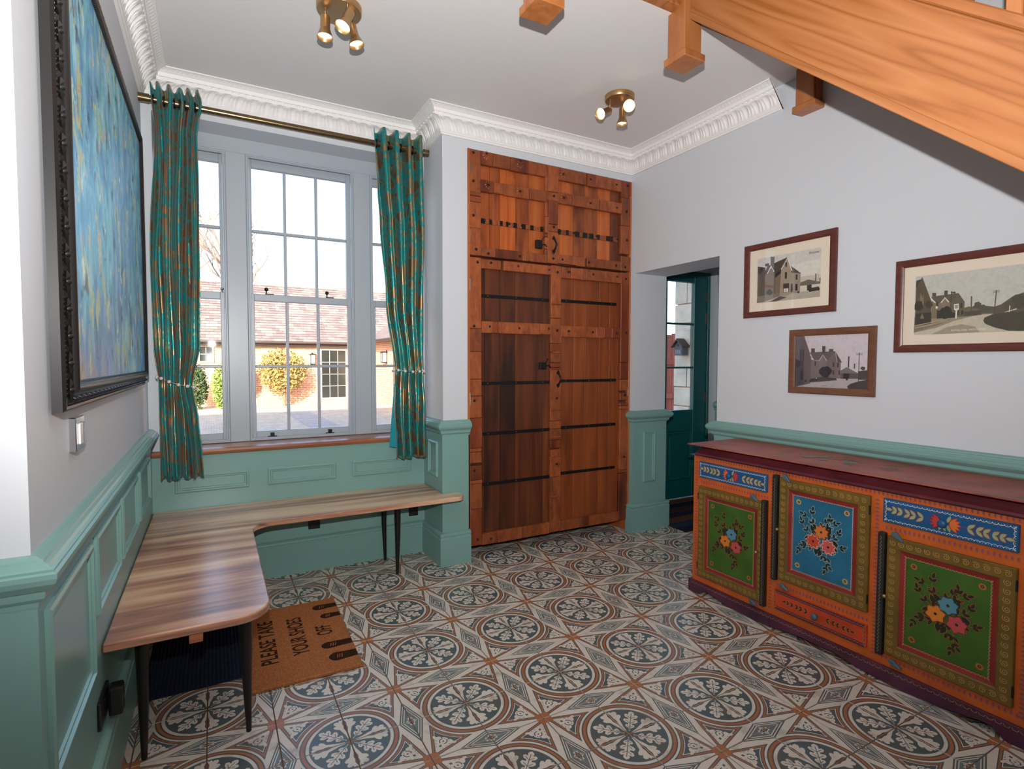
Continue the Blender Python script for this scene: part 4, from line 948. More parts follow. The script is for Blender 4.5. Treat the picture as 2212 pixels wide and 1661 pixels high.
d2 = cdoor(2.118, 2.879, ZM, ZT, [(2.120, 2.203), (2.790, 2.877)], [(2.664, 2.748, 2.203, 2.79), (2.498, 2.574, 2.203, 2.79), (2.064, 2.128, 2.203, 2.79)], [2.203, 2.352, 2.455, 2.577, 2.70, 2.79], ['pine', 'teakp', 'teakp', 'pine', 'teakp'], [(2.280, 2.314, 2.205, 2.77)], 12, 'upper right cupboard door', False)
d3 = cdoor(1.507, 2.149, ZB, ZM - .006, [(1.508, 1.590)], [(1.978, 2.040, 1.59, 2.147), (1.550, 1.622, 1.59, 2.147), (ZB + .003, .172, 1.59, 2.147)], [1.59, 1.625, 1.742, 1.862, 1.985, 2.095, 2.147], 'teakd', [(1.786, 1.808, 1.59, 2.14), (1.192, 1.214, 1.59, 2.146), (.846, .868, 1.592, 2.146), (.498, .520, 1.59, 2.15)], 13, 'lower left cupboard door, darker planks', True)
d4 = cdoor(2.149, 2.879, ZB, ZM - .006, [(2.150, 2.236), (2.797, 2.877)], [(1.964, 2.042, 2.236, 2.797), (1.538, 1.614, 2.236, 2.797), (ZB + .003, .168, 2.236, 2.797)], [2.236, 2.362, 2.47, 2.60, 2.70, 2.797], 'teakm', [(1.788, 1.810, 2.236, 2.765), (1.200, 1.220, 2.236, 2.768), (.852, .874, 2.238, 2.766), (.512, .532, 2.236, 2.762)], 14, 'lower right cupboard door', True)
studs(d1, [(1.53, 2.73), (1.625, 2.74), (1.885, 2.735), (1.53, 2.545), (1.64, 2.535), (1.885, 2.53), (1.53, 2.32), (1.55, 2.10), (1.64, 2.08), (1.885, 2.085), (1.61, 2.297), (1.80, 2.297), (1.90, 2.297), (2.07, 2.297)])
carvings(d1, [(1.64, 2.535), (1.885, 2.53), (1.625, 2.725), (1.885, 2.712)], .026)
studs(d2, [(2.245, 2.71), (2.49, 2.71), (2.735, 2.71), (2.165, 2.54), (2.25, 2.54), (2.49, 2.535), (2.74, 2.535), (2.165, 2.32), (2.85, 2.72), (2.84, 2.52), (2.845, 2.30), (2.162, 2.095), (2.24, 2.095), (2.48, 2.095), (2.74, 2.095), (2.83, 2.09), (2.22, 2.297), (2.34, 2.297), (2.55, 2.297), (2.75, 2.297)])
carvings(d2, [(2.25, 2.54), (2.49, 2.535), (2.245, 2.70), (2.735, 2.70)], .026)
studs(d3, [(1.56, 2.015), (1.66, 2.02), (1.87, 2.015), (2.125, 2.01), (1.535, 1.59), (1.65, 1.59), (1.88, 1.585), (2.125, 1.59), (1.535, 1.09), (1.535, .615), (1.56, .14), (1.66, .13)])
studs(d4, [(2.20, 2.0), (2.30, 2.01), (2.52, 2.01), (2.75, 2.01), (2.84, 2.0), (2.20, 1.58), (2.30, 1.578), (2.52, 1.575), (2.75, 1.575), (2.85, 1.58), (2.20, 1.085), (2.20, .60), (2.84, 1.09), (2.84, .60)])
# barrel mouldings on the meeting stile
for z in (1.77, 1.42, 1.30, 1.0, .80, .66, .36): obj('stile_band', MB().tube([(2.151, YP - .012, z), (2.236, YP - .012, z)], .006, 8), M['carve'], d4, smooth=50)
# iron pulls and night latches
def pull(dr, u, v0, v1):
    p = MB(); p.tube([(u, YP - .015, v0 + .016), (u, YP - .030, v0 + .026), (u + .004, YP - .046, (v0 + v1) / 2), (u, YP - .030, v1 - .026), (u, YP - .015, v1 - .016)], [.006, .0065, .007, .0065, .006], 10)
    o = obj('handle', p, M['black'], dr, smooth=50)
    for v, s in ((v0 + .012, -1), (v1 - .012, 1)):
        obj('handle_plate', MB().prism([(u - .012, v - s * .008), (u - .013, v + s * .004), (u, v + s * .022), (u + .013, v + s * .004), (u + .012, v - s * .008)], TF(.010), 0, .006), M['black'], dr, bevel=.001)
pull(d2, 2.166, 2.135, 2.250); pull(d4, 2.210, 1.170, 1.282)
def latch(dr, u0, u1, v0, v1, ub):
    o = obj('latch_box', MB().prism(rect(u0, u1, v0, v1), TF(-.012), 0, .030), M['black'], dr, bevel=.004)
    k = MB(); k.tube([(u1 - .006, YP - .012, v1 - .006), (u1 + .002, YP - .024, v1 + .018), (u1 + .004, YP - .024, v1 + .026)], [.004, .004, .007], 8)
    k.tube([(u1, YP - .010, (v0 + v1) / 2), ((u1 + ub) / 2, YP - .018, (v0 + v1) / 2 + .002), (ub, YP - .012, (v0 + v1) / 2 - .012)], [.005, .0045, .004], 8)
    obj('latch_lever', k, M['black'], dr, smooth=50)
latch(d1, 2.020, 2.070, 2.155, 2.215, 2.108); latch(d3, 2.055, 2.108, 1.298, 1.348, 2.146)
for u, zs in ((1.509, (2.635, 2.187)), (2.880, (2.60, 2.15))):
    for z in zs: obj('hinge', MB().tube([(u, YP - .006, z - .04), (u, YP - .006, z + .04)], .0055, 8), M['steel'], cb, smooth=50)
for u, zs in ((1.509, (1.865, 1.10, .352)), (2.880, (1.83, 1.118, .347))):
    for z in zs: obj('hinge', MB().tube([(u, YP - .006, z - .04), (u, YP - .006, z + .04)], .0055, 8), M['steel'], cb, smooth=50)
# ================================================================== PAINTED SIDEBOARD
SBX, SBY = 2.465, 2.250; SL = 1.52
sb = thing('sideboard', 'hand-painted orange sideboard with floral doors in green and blue', 'sideboard', (2.68, SBY - SL / 2, 0))
TSB = lambda u, v, h: (SBX - h, SBY - u, v)
OR_, OL_, RD_, GN_, BL_, DB_, MR_, BK_ = srgb(196, 92, 32), srgb(108, 82, 30), srgb(132, 36, 28), srgb(58, 94, 28), srgb(34, 100, 130), srgb(20, 78, 126), srgb(88, 30, 36), srgb(36, 34, 30)
GOLD, WH, PUR = srgb(206, 164, 92), srgb(220, 214, 200), srgb(128, 72, 92)
def pc(name, col, rough=.42, var=.18, vs=9): return pm(name, col, rough, var=var, vs=vs, bp=.1, bs=60)
M['sb_or'] = pc('sideboard_orange', OR_); M['sb_ol'] = pc('sideboard_olive', OL_); M['sb_rd'] = pc('sideboard_red', RD_); M['sb_gn'] = pc('panel_green', GN_)
M['sb_bl'] = pc('panel_blue', BL_); M['sb_db'] = pc('drawer_blue', DB_); M['sb_mr'] = pc('sideboard_maroon', MR_, var=.3); M['sb_bk'] = pc('batten_black', BK_); M['sb_vi'] = pc('plinth_violet', srgb(78, 36, 58), var=.35)
M['sb_rdr'] = pc('drawer_red', srgb(190, 66, 30)); M['knob'] = pc('knob_slate', srgb(74, 98, 108)); 
def toppaint():
    m, t, b = nt('sideboard_top_paint'); v = coords(t, rnd=False)
    n1 = nd(t, 'ShaderNodeTexNoise', {'Vector': v, 'Scale': 3.0, 'Detail': 8.0, 'Roughness': .7}); n2 = nd(t, 'ShaderNodeTexNoise', {'Vector': v, 'Scale': 22.0, 'Detail': 6.0})
    c = ramp(t, n1.outputs[0], [(.3, srgb(120, 48, 42)), (.5, srgb(164, 78, 66)), (.7, srgb(178, 98, 84))])
    c = mix(t, ramp(t, n2.outputs[0], [(.62, (0, 0, 0, 1)), (.7, (.8, .8, .8, 1))]), c, srgb(112, 84, 62))
    t.links.new(c, b.inputs['Base Color']); b.inputs['Roughness'].default_value = .45; bump(t, b, n2.outputs[0], .15); return m
M['sb_top'] = toppaint()
obj('carcass', MB().box(SBX, XR - .036, SBY - SL, SBY, .07, .812), M['sb_or'], sb, bevel=.002)
tp = MB(); tp.sweep([(-.02, .873), (.030, .873), (.036, .866), (.034, .858), (.024, .850), (.018, .838), (.012, .828), (.004, .822), (.002, .812), (-.02, .812)], [(XR - .036, SBY), (SBX, SBY), (SBX, SBY - SL), (XR - .036, SBY - SL)][::-1], lambda u, v, h: (u, v, h))
obj('top_moulding', tp, M['sb_mr'], sb, smooth=30)
tb = obj('table_top', MB().box(SBX - .028, XR - .012, SBY - SL - .028, SBY + .028, .868, .8745), M['sb_top'], sb, bevel=.002)
dt = DE(lambda u, v, h: (SBX + v, SBY - u, .8747 + h))
dt.line([(.01, .0), (SL - .01, .0), (SL - .01, .40), (.01, .40)], .014, srgb(124, 96, 58), 1, True)
rr = random.Random(4)
for k in range(46):
    u, v = SL / 2 + rr.gauss(0, .17), .2 + rr.gauss(0, .06)
    dt.leaf(u, v, rr.uniform(0, 6.28), rr.uniform(.03, .06), rr.uniform(.012, .022), srgb(*rr.choice([(108, 92, 74), (150, 96, 60), (126, 74, 62), (96, 100, 92)])), 2 + k % 6)
for k in range(6): dt.disc(SL / 2 + rr.uniform(-.2, .2), .2 + rr.uniform(-.06, .06), rr.uniform(.02, .032), srgb(118, 112, 98), 9, 12)
obj('top_flowers', dt, M['decor'], tb, fix=False)
# plinth with shaped apron
uu = []
def apron(n=40):
    L = SL + .030; pts = []
    for k in range(n + 1):
        u = k / n; x = -.015 + L * u; c = abs(u - .5) * 2
        if c > .88: z = 0.002
        elif c > .80: z = .034
        elif c > .10: z = .034 - .030 * math.sin((.80 - c) / .70 * PI) ** .8 * .9
        else: z = .030
        pts.append((x, z))
    return pts
ap = apron()
obj('plinth', MB().prism(ap + [(SL + .015, .072), (-.015, .072)], TSB, -.006, .015), M['sb_vi'], sb, bevel=.001)
obj('plinth_side', MB().box(SBX, XR - .036, SBY + .001, SBY + .015, .002, .072).box(SBX, XR - .036, SBY - SL - .015, SBY - SL - .001, .002, .072), M['sb_vi'], sb)
obj('plinth_moulding', MB().sweep([(0, .070), (.017, .070), (.019, .078), (.014, .088), (.006, .092), (0, .094)], [(XR - .036, SBY), (SBX, SBY), (SBX, SBY - SL), (XR - .036, SBY - SL)][::-1], IDT), M['sb_mr'], sb, smooth=30)
dp = DE(lambda u, v, h: TSB(u, v, h + .0152))
for k in range(64):
    a = SL * (k + .5) / 64; dp.line([(a - .010, .064), (a - .006, .056), (a + .006, .056), (a + .010, .064)], .0012, GOLD, 1)
obj('plinth_scallops', dp, M['decor'], sb, fix=False)
def sprigs(parent, runs, T):
    d = DE(T)
    for (a, b) in runs:
        a, b = Vector(a), Vector(b); L = (b - a).length; t = (b - a) / L; n_ = Vector((-t.y, t.x)); k = .008; ang = math.atan2(t.y, t.x)
        while k < L:
            p = a + t * k
            d.leaf(p.x, p.y, ang + .9, .012, .0045, PUR, 1); d.leaf(p.x, p.y, ang - .9, .012, .0045, PUR, 1); d.leaf(p.x, p.y, ang, .010, .004, PUR, 1); k += .017
    return obj('sprig_border', d, M['decor'], parent, fix=False)
C1, C2, C3 = (0.05, .488), (.541, .982), (1.033, 1.472)
sprigs(sb, [((.012, .800), (1.51, .800)), ((.025, .78), (.025, .10)), ((C1[0], .662), (C1[1], .662)), ((.512, .78), (.512, .10)), ((1.007, .78), (1.007, .10)), ((C2[0], .236), (C2[1], .236)), ((C3[0], .660), (C3[1], .660)), ((1.495, .78), (1.495, .10)),
            ((.02, .105), (.49, .105)), ((1.03, .108), (1.5, .108))], lambda u, v, h: TSB(u, v, h + .0002))
def scallop(d, u0, u1, v0, v1, s, col, lay, w=.0016, dots=True):
    for (ax, ay, bx, by) in ((u0, v0, u1, v0), (u1, v0, u1, v1), (u1, v1, u0, v1), (u0, v1, u0, v0)):
        L = math.hypot(bx - ax, by - ay); n = max(2, round(L / s)); tx, ty = (bx - ax) / L, (by - ay) / L
        for k in range(n):
            c = (k + .5) * L / n; P = []
            for q in range(6):
                a = PI * q / 5; P.append((ax + tx * (c - math.cos(a) * L / n / 2) - ty * math.sin(a) * s * .42, ay + ty * (c - math.cos(a) * L / n / 2) + tx * math.sin(a) * s * .42))
            d.line(P, w, col, lay)
            if dots: d.disc(ax + tx * c - ty * s * .12, ay + ty * c + tx * s * .12, w * .8, col, lay, 6)
def spray(d, x, y, ang, L, n, lc, sc, ll, lw, tip=None, stem=True, lay=3, bend=0.0):
    P = []; px, py, a = x, y, ang; m = 24
    for k in range(m + 1):
        P.append((px, py, a)); px += math.cos(a) * L / m; py += math.sin(a) * L / m; a += bend / m
    if stem: d.line([(p[0], p[1]) for p in P], .0018, sc, lay)
    at_ = lambda f: P[min(m, int(f * m))]
    for k in range(n):
        f = .15 + .75 * k / max(1, n - 1); q = ll * (1 - .3 * f)
        for s in (-1, 1):
            bx, by, ba = at_(f)
            if tip: d.leaf(bx, by, ba + s * .7, q * 1.12, lw * 1.35, tip, lay)
            d.leaf(bx, by, ba + s * .7, q, lw, lc, lay + 1)
    bx, by, ba = P[-1]
    if tip: d.leaf(bx, by, ba, ll * .95, lw * 1.3, tip, lay)
    d.leaf(bx, by, ba, ll * .85, lw, lc, lay + 1)
def flower(d, x, y, r, col, n, dark, lay=7, pointy=False):
    for k in range(n):
        a = 2 * PI * k / n + .3
        d.leaf(x, y, a, r * 1.08, r * (.98 if not pointy else .72), dark, lay); d.leaf(x + .1 * r * math.cos(a), y + .1 * r * math.sin(a), a, r * .88, r * (.80 if not pointy else .52), col, lay + 1)
    d.disc(x, y, r * .16, srgb(40, 24, 18), lay + 2, 8)
def drawer(u0, u1, v0, v1, mat, col, style, label):
    o = obj('drawer', MB().prism(rect(u0, u1, v0, v1), TSB, -.01, .012), M[mat], sb, bevel=.002); o['label'] = label
    d = DE(lambda u, v, h: TSB(u, v, h + .0122)); cx, cy = (u0 + u1) / 2, (v0 + v1) / 2
    if style == 'blue':
        scallop(d, u0 + .007, u1 - .007, v0 + .007, v1 - .007, .017, WH, 2)
        lf, tp_ = srgb(150, 160, 116), srgb(146, 60, 52)
        for s, a in ((1, -.05), (-1, PI - .05)):
            spray(d, cx + s * .055, cy, a, .128, 5, lf, srgb(110, 70, 80), .032, .012, tp_)
        for s in (1, -1): d.leaf(cx + s * .008, cy + s * .004, s * 1.2, .03, .012, lf, 3); d.leaf(cx + s * .008, cy - .004, -s * 1.2 + (PI if s < 0 else 0), .03, .012, lf, 3)
        for s, cA, cB in ((-1, srgb(180, 60, 58), srgb(120, 26, 30)), (1, srgb(216, 108, 44), srgb(180, 50, 40))):
            if u0 < .3: cA, cB = (srgb(216, 108, 44), srgb(180, 50, 40)) if s < 0 else (srgb(180, 60, 58), srgb(120, 26, 30))
            for k in range(5):
                a = (0 if s > 0 else PI) + (k - 2) * .42
                d.leaf(cx + s * .014, cy, a, .040, .017, cB, 6); d.leaf(cx + s * .015, cy, a, .036, .011, cA, 7)
        kn, km = 'knob', M['sb_db']
    else:
        d.line([(u0 + .008, v0 + .008), (u1 - .008, v0 + .008), (u1 - .008, v1 - .008), (u0 + .008, v1 - .008)], .016, MR_, 1, True)
        scallop(d, u0 + .005, u1 - .005, v0 + .005, v1 - .005, .016, srgb(176, 130, 130), 2, .0013)
        for s, a in ((1, -.03), (-1, PI - .03)): spray(d, cx + s * .03, cy, a, .125, 5, srgb(50, 34, 24), srgb(120, 60, 30), .022, .009, srgb(196, 120, 60), False)
        km = M['knob']
    obj('drawer_painting', d, M['decor'], o, fix=False)
    obj('knob', MB().lathe([(.008, 0), (.008, .008), (.013, .012), (.016, .018), (.015, .025), (.009, .029), (.001, .030)], lambda a, b, h: TSB(cx + a, cy + b, .012 + h), 16), km, o, smooth=50)
drawer(C1[0], C1[1], .688, .780, 'sb_db', DB_, 'blue', 'small blue flowered drawer at the doorway end')
drawer(C2[0], C2[1], .116, .214, 'sb_rdr', RD_, 'red', 'red drawer with dark leaves at the bottom')
drawer(C3[0], C3[1], .685, .785, 'sb_db', DB_, 'blue', 'blue flowered drawer at the right end')
def spiral(d, x, y, r, s, lay):
    d.line([(x + r * (1 - .8 * k / 13) * math.cos(s * k * .75 + 2.4), y + r * (1 - .8 * k / 13) * math.sin(s * k * .75 + 2.4)) for k in range(14)], .0012, GOLD, lay)
def sdoor(u0, u1, v0, v1, pmat, bat, blue, label, knobu, latches):
    o = obj('door', MB().prism(rect(u0 + .004, u1 - .004, v0 + .004, v1 - .004), TSB, -.01, .005), M[pmat], sb); o['label'] = label
    obj('door_frame', MB().sweep([(0, -.005), (0, .014), (.003, .017), (.046, .017), (.050, .014), (.050, .006)], rect(u0, u1, v0, v1), TSB, closed=True), M['sb_ol'], o, smooth=30)
    obj('door_border', MB().sweep([(.0495, .013), (.058, .010), (.070, .0065), (.070, .005)], rect(u0, u1, v0, v1), TSB, closed=True), M['sb_rd'], o)
    d = DE(lambda u, v, h: TSB(u, v, h + .0171))
    st = .0305
    n = int((u1 - u0 - .03) / st)
    for k in range(n + 1):
        x = u0 + .024 + (u1 - u0 - .048) * k / n
        for y in (v0 + .024, v1 - .024): spiral(d, x, y, .0125, 1 if k < n / 2 else -1, 1)
    n = int((v1 - v0 - .06) / st)
    for k in range(1, n):
        y = v0 + .024 + (v1 - v0 - .048) * k / n
        for x in (u0 + .024, u1 - .024): spiral(d, x, y, .0125, 1, 1)
    obj('scroll_border', d, M['decor'], o, fix=False)
    d = DE(lambda u, v, h: TSB(u, v, h + .0072)); a, b, c, e = u0 + .072, u1 - .072, v0 + .072, v1 - .072
    if blue: d.line([(a, c), (b, c), (b, e), (a, e)], .0018, srgb(170, 190, 190), 4, True)
    d2 = DE(lambda u, v, h: TSB(u, v, h + .0112)); scallop(d2, u0 + .066, u1 - .066, v0 + .066, v1 - .066, .0135, srgb(206, 150, 120), 4, .0013); obj('border_scallops', d2, M['decor'], o, fix=False)
    for x in (a + .026, b - .026):
        for y in (c + .028, e - .028):
            g = GOLD if blue else srgb(176, 110, 52)
            d3 = DE(lambda u, v, h: TSB(u, v, h + .0072))
            for k in range(14): d3.leaf(x + .004 * math.cos(k * .449), y + .004 * math.sin(k * .449), k * .449, .0105, .0036, g, 2)
            d3.disc(x, y, .0065, srgb(70, 48, 26), 3, 10); d3.disc(x, y, .002, g, 4, 6); obj('corner_rosette', d3, M['decor'], o, fix=False)
    cx, cy = (a + b) / 2, (c + e) / 2; dl_ = srgb(28, 36, 32) if blue else srgb(34, 36, 20); tip = srgb(150, 178, 176) if blue else srgb(140, 92, 46)
    S = 1.38
    for k, ang in enumerate((95, 50, 130, 15, 165, 195, 230, 268, 300, 335, 75, 110)):
        r0 = .022; spray(d, cx + r0 * math.cos(math.radians(ang)), cy + r0 * math.sin(math.radians(ang)), math.radians(ang), (.058 + .014 * (k % 3)) * S, 3, dl_, tip, .029, .0115, tip, bend=(.9 if k % 2 else -.9))
    for k in range(11):
        an = k * 2 * PI / 11 + .2; r0 = .046; d.leaf(cx + r0 * math.cos(an), cy + r0 * math.sin(an), an + (.5 if k % 2 else -.5), .040, .024, tip, 2); d.leaf(cx + r0 * math.cos(an), cy + r0 * math.sin(an), an + (.5 if k % 2 else -.5), .037, .019, dl_, 3)
    if blue: F = [(0.0, .03, srgb(206, 116, 50), srgb(150, 60, 20), 9), (-.03, -.012, srgb(184, 70, 46), srgb(236, 150, 110), 9), (.027, -.018, srgb(196, 84, 78), srgb(236, 160, 140), 9)]
    else: F = [(.006, .030, srgb(84, 134, 150), srgb(40, 72, 86), 7), (-.026, -.008, srgb(212, 122, 40), srgb(140, 60, 16), 6), (.030, -.020, srgb(186, 72, 74), srgb(120, 34, 40), 6)]
    obj('leaf_garland', d, M['decor'], o, fix=False)['kind'] = 'stuff'
    for x, y, c1, c2, n in F:
        d4 = DE(lambda u, v, h: TSB(u, v, h + .0072)); flower(d4, cx + x * 1.25, cy + y * 1.25, .035, c1, n, c2, pointy=blue); obj('painted_flower', d4, M['decor'], o, fix=False)
    bt = MB(); bt.prism(rect(bat, bat + .028, v0 - .012, v1 + .012), TSB, .0, .026)
    bo = obj('batten', bt, M['sb_bk'], o, bevel=.006)
    d = DE(lambda u, v, h: TSB(u, v, h + .0262)); y = v0; P = []
    k = 0
    while y < v1: P.append((bat + .014 + .0035 * (1 if k % 2 else -1), y)); y += .0075; k += 1
    d.line(P, .0013, srgb(170, 160, 130), 1); obj('batten_zigzag', d, M['decor'], bo, fix=False)
    obj('knob', MB().lathe([(.004, 0), (.004, .010), (.008, .014), (.0085, .020), (.005, .025), (.001, .026)], lambda a_, b_, h: TSB(knobu + a_, (v0 + v1) / 2 + b_, .017 + h), 14), M['brass'], o, smooth=50)
    for x, y, an in latches:
        cc, ss = math.cos(an), math.sin(an)
        pts = [(x + cc * p - ss * q, y + ss * p + cc * q) for p, q in ((-.012, -.008), (-.016, 0), (-.012, .008), (0, .012), (.012, .008), (.034, .002), (.036, 0), (.034, -.002), (.012, -.008), (0, -.012))]
        lt = obj('turn_button', MB().prism(pts, TSB, .012, .028), M['knob'], o, bevel=.003)
        obj('screw', MB().lathe([(.004, .028), (.004, .030), (.001, .031)], lambda a_, b_, h: TSB(x + a_, y + b_, h), 8), M['steel'], lt)
    for y in (v0 + .06, v1 - .06):
        hu = u0 if bat > (u0 + u1) / 2 else u1
        obj('hinge', MB().tube([TSB(hu, y - .02, .014), TSB(hu, y + .02, .014)], .004, 8), M['black'], o)
sdoor(C1[0], C1[1], .112, .638, 'sb_gn', .466, False, 'green flowered door at the doorway end', .450, [(.415, .652, -.5), (.42, .100, -.2)])
sdoor(.560, C2[1], .272, .780, 'sb_bl', .527, True, 'blue flowered door in the middle', .566, [(.592, .790, -.6), (.590, .247, -.4)])
sdoor(1.054, C3[1], .130, .630, 'sb_gn', 1.022, False, 'green flowered door at the right end', 1.060, [(1.088, .642, -.6), (1.092, .108, -.4)])
# ================================================================== OUTSIDE
GZ = -0.40
def cobbles():
    m, t, b = nt('cobble_paving'); v = coords(t, (1, 1, 1), rnd=False)
    br = nd(t, 'ShaderNodeTexBrick', {'Vector': v, 'Color1': srgb(176, 170, 160), 'Color2': srgb(148, 146, 142), 'Mortar': srgb(120, 118, 114), 'Scale': 4.0, 'Mortar Size': .03})
    n = nd(t, 'ShaderNodeTexNoise', {'Vector': v, 'Scale': 6.0, 'Detail': 6.0})
    c = mix(t, ramp(t, n.outputs[0], [(.4, (0, 0, 0, 1)), (.7, (.6, .6, .6, 1))]), br.outputs[0], srgb(190, 180, 164))
    t.links.new(c, b.inputs['Base Color']); b.inputs['Roughness'].default_value = .9; bump(t, b, br.outputs[1], .4, .01); return m
def bricks():
    m, t, b = nt('red_brick'); v = coords(t, (1, 1, 1), rnd=False, src='UV')
    br = nd(t, 'ShaderNodeTexBrick', {'Vector': v, 'Color1': srgb(206, 142, 108), 'Color2': srgb(186, 116, 88), 'Mortar': srgb(214, 198, 178), 'Scale': 1.0, 'Mortar Size': .012, 'Brick Width': .23, 'Row Height': .075})
    n = nd(t, 'ShaderNodeTexNoise', {'Vector': v, 'Scale': 3.0, 'Detail': 5.0})
    c = mix(t, ramp(t, n.outputs[0], [(.45, (0, 0, 0, 1)), (.75, (.5, .5, .5, 1))]), br.outputs[0], srgb(206, 150, 116))
    t.links.new(c, b.inputs['Base Color']); b.inputs['Roughness'].default_value = .85; bump(t, b, br.outputs[1], .3, .006); return m
M['cobble'] = cobbles(); M['brick'] = bricks()
M['slate'] = pm('roof_slate', srgb(112, 100, 98), .7, var=.25, vs=5); M['gutter'] = pm('gutter_brown', srgb(58, 44, 40), .5); M['oakfr'] = pm('weathered_frame', srgb(168, 156, 140), .6)
M['darkglass'] = pm('dark_window_glass', srgb(40, 42, 40), .08, spec=.8); M['ridge'] = pm('ridge_tile', srgb(196, 172, 140), .8, var=.2)
def uvbox(o, horiz):            # metre-scaled UVs for brick walls
    me = o.data; ul = me.uv_layers.new(name='UVMap')
    for p in me.polygons:
        n = p.normal
        for li in p.loop_indices:
            c = me.vertices[me.loops[li].vertex_index].co; ul.data[li].uv = ((c.y if abs(n.x) > abs(n.y) else c.x), c.z)
struct('courtyard', box(-40, 40, 4.05, 70, GZ - .3, GZ), M['cobble'], 'pale cobbled courtyard outside the window', 'ground')
gst = MB()
for k in range(24): gst.prism([(2.35 - .01 * k, 8 + k * .5), (3.15 - .01 * k, 8 + k * .5), (3.14 - .01 * k, 8.47 + k * .5), (2.34 - .01 * k, 8.47 + k * .5)], IDT, GZ + .001, GZ + .006)
tag(obj('paving_strip', gst, pm('blue_setts', srgb(140, 140, 144), .8, var=.2, vs=9)), 'blue-grey strip of setts across the courtyard', 'paving')
# our own house: outer wall and roof, which throw the shadow on the yard
hs = MB(); hs.box(-9, -.53, 3.9, 4.05, GZ, 6.4); hs.box(-.53, 4.6, 4.06, 4.2, 2.76, 6.4); hs.box(4.6, 9, 3.9, 4.05, GZ, 6.4); hs.box(-.53, 4.6, 3.9, 4.05, GZ, -.21)
struct('wall_exterior', hs, M['brick'], 'outer brick wall of the house above the window', 'wall')
rf = MB(); rf.prism([(-9.3, 6.3), (4.4, 6.3), (-2.4, 9.2)], lambda u, v, h: (h, u, v), -9, 9)
struct('roof', rf, M['slate'], 'pitched roof of the house', 'roof')

FY = 23.9; WX = 6.07
bd = thing('courtyard_building', 'low sunlit brick building with slate roof across the courtyard', 'building', (2, FY, GZ))
fw = MB(); fw.box(-16, WX + 3, FY, FY + 5, GZ, 2.05); fwo = obj('facade', fw, M['brick'], bd); uvbox(fwo, 0)
rs = .70; ez = 2.12; ry0 = FY - .35; ry1 = 27.5
rb = MB(); rb.add([(-16.4, ry0, ez), (WX + 3.4, ry0, ez), (WX + 3.4, ry1, ez + (ry1 - ry0) * rs), (-16.4, ry1, ez + (ry1 - ry0) * rs), (-16.4, ry1 + 4, ez), (WX + 3.4, ry1 + 4, ez)], [(0, 1, 2, 3), (3, 2, 5, 4)])
obj('roof_base', rb, M['slate'], bd)
slt = MB(); rr = random.Random(8); g = math.hypot(1, rs); row = 0; s = 0.0
while s < (ry1 - ry0) * g:
    y = ry0 + s / g; y2 = y + .24 / g; off = .14 * (row % 2); x = -4 + off
    while x < 9:
        h0, h1 = .022 + rr.uniform(0, .008), .006
        c = rr.choice([(118, 104, 102), (110, 97, 96), (126, 110, 106), (104, 92, 92), (136, 121, 114)])
        slt.add([(x + .004, y - .012, ez + (y - ry0) * rs + h0), (x + .276, y - .012, ez + (y - ry0) * rs + h0), (x + .276, y2, ez + (y2 - ry0) * rs + h1), (x + .004, y2, ez + (y2 - ry0) * rs + h1)], [(0, 1, 2, 3)], srgb(*c))
        x += .28
    s += .20; row += 1
so = obj('slates', slt, paint('slate_paint', .75, wear=srgb(110, 100, 96), ws=3, amt=.4), bd, fix=False); so['kind'] = 'stuff'
for k in range(34): obj('ridge_tile', MB().prism([(ry1 - .16, ez + (ry1 - ry0) * rs - .06), (ry1, ez + (ry1 - ry0) * rs + .07), (ry1 + .16, ez + (ry1 - ry0) * rs - .06)], lambda u, v, h: (h, u, v), -4 + k * .42, -4 + k * .42 + .40), M['ridge'], bd)
obj('gutter', MB().tube([(-16, FY - .42, 2.10), (WX - .45, FY - .42, 2.10)], .06, 10), M['gutter'], bd, smooth=40)
obj('fascia', MB().box(-16, WX - .4, FY - .34, FY - .30, 1.99, 2.13), M['gutter'], bd); obj('eaves_band', MB().box(-16, 14, FY - .05, FY + .01, 1.90, 1.985), M['oakfr'], bd); obj('soffit', MB().box(-16, 14, FY - .32, FY, 1.985, 2.0), M['gutter'], bd)
def bwin(parent, T, u0, u1, v0, v1, cols, rows, name='window'):
    w = obj(name, MB().sweep([(0, 0), (0, .05), (.07, .05), (.07, 0)], rect(u0, u1, v0, v1), T, closed=True), M['oakfr'], parent)
    for i in range(cols):
        for j in range(rows):
            a = u0 + .06 + (u1 - u0 - .12) * i / cols; b = u0 + .06 + (u1 - u0 - .12) * (i + 1) / cols; c = v0 + .06 + (v1 - v0 - .12) * j / rows; d = v0 + .06 + (v1 - v0 - .12) * (j + 1) / rows
            obj('pane', MB().prism(rect(a + .012, b - .012, c + .012, d - .012), T, .004, .012), M['darkglass'], w)
    obj('glazing_bars', MB().prism(rect(u0 + .06, u1 - .06, v0 + .06, v1 - .06), T, -.01, .003), M['oakfr'], w)
TF2 = lambda u, v, h: (u, FY - .002 - h, v)
bwin(bd, TF2, 3.95, 5.07, -.26, 1.88, 3, 4); bwin(bd, TF2, -.50, .05, 1.28, 2.0 - .04, 2, 2); bwin(bd, TF2, -3.2, -2.2, .6, 1.9, 3, 3)
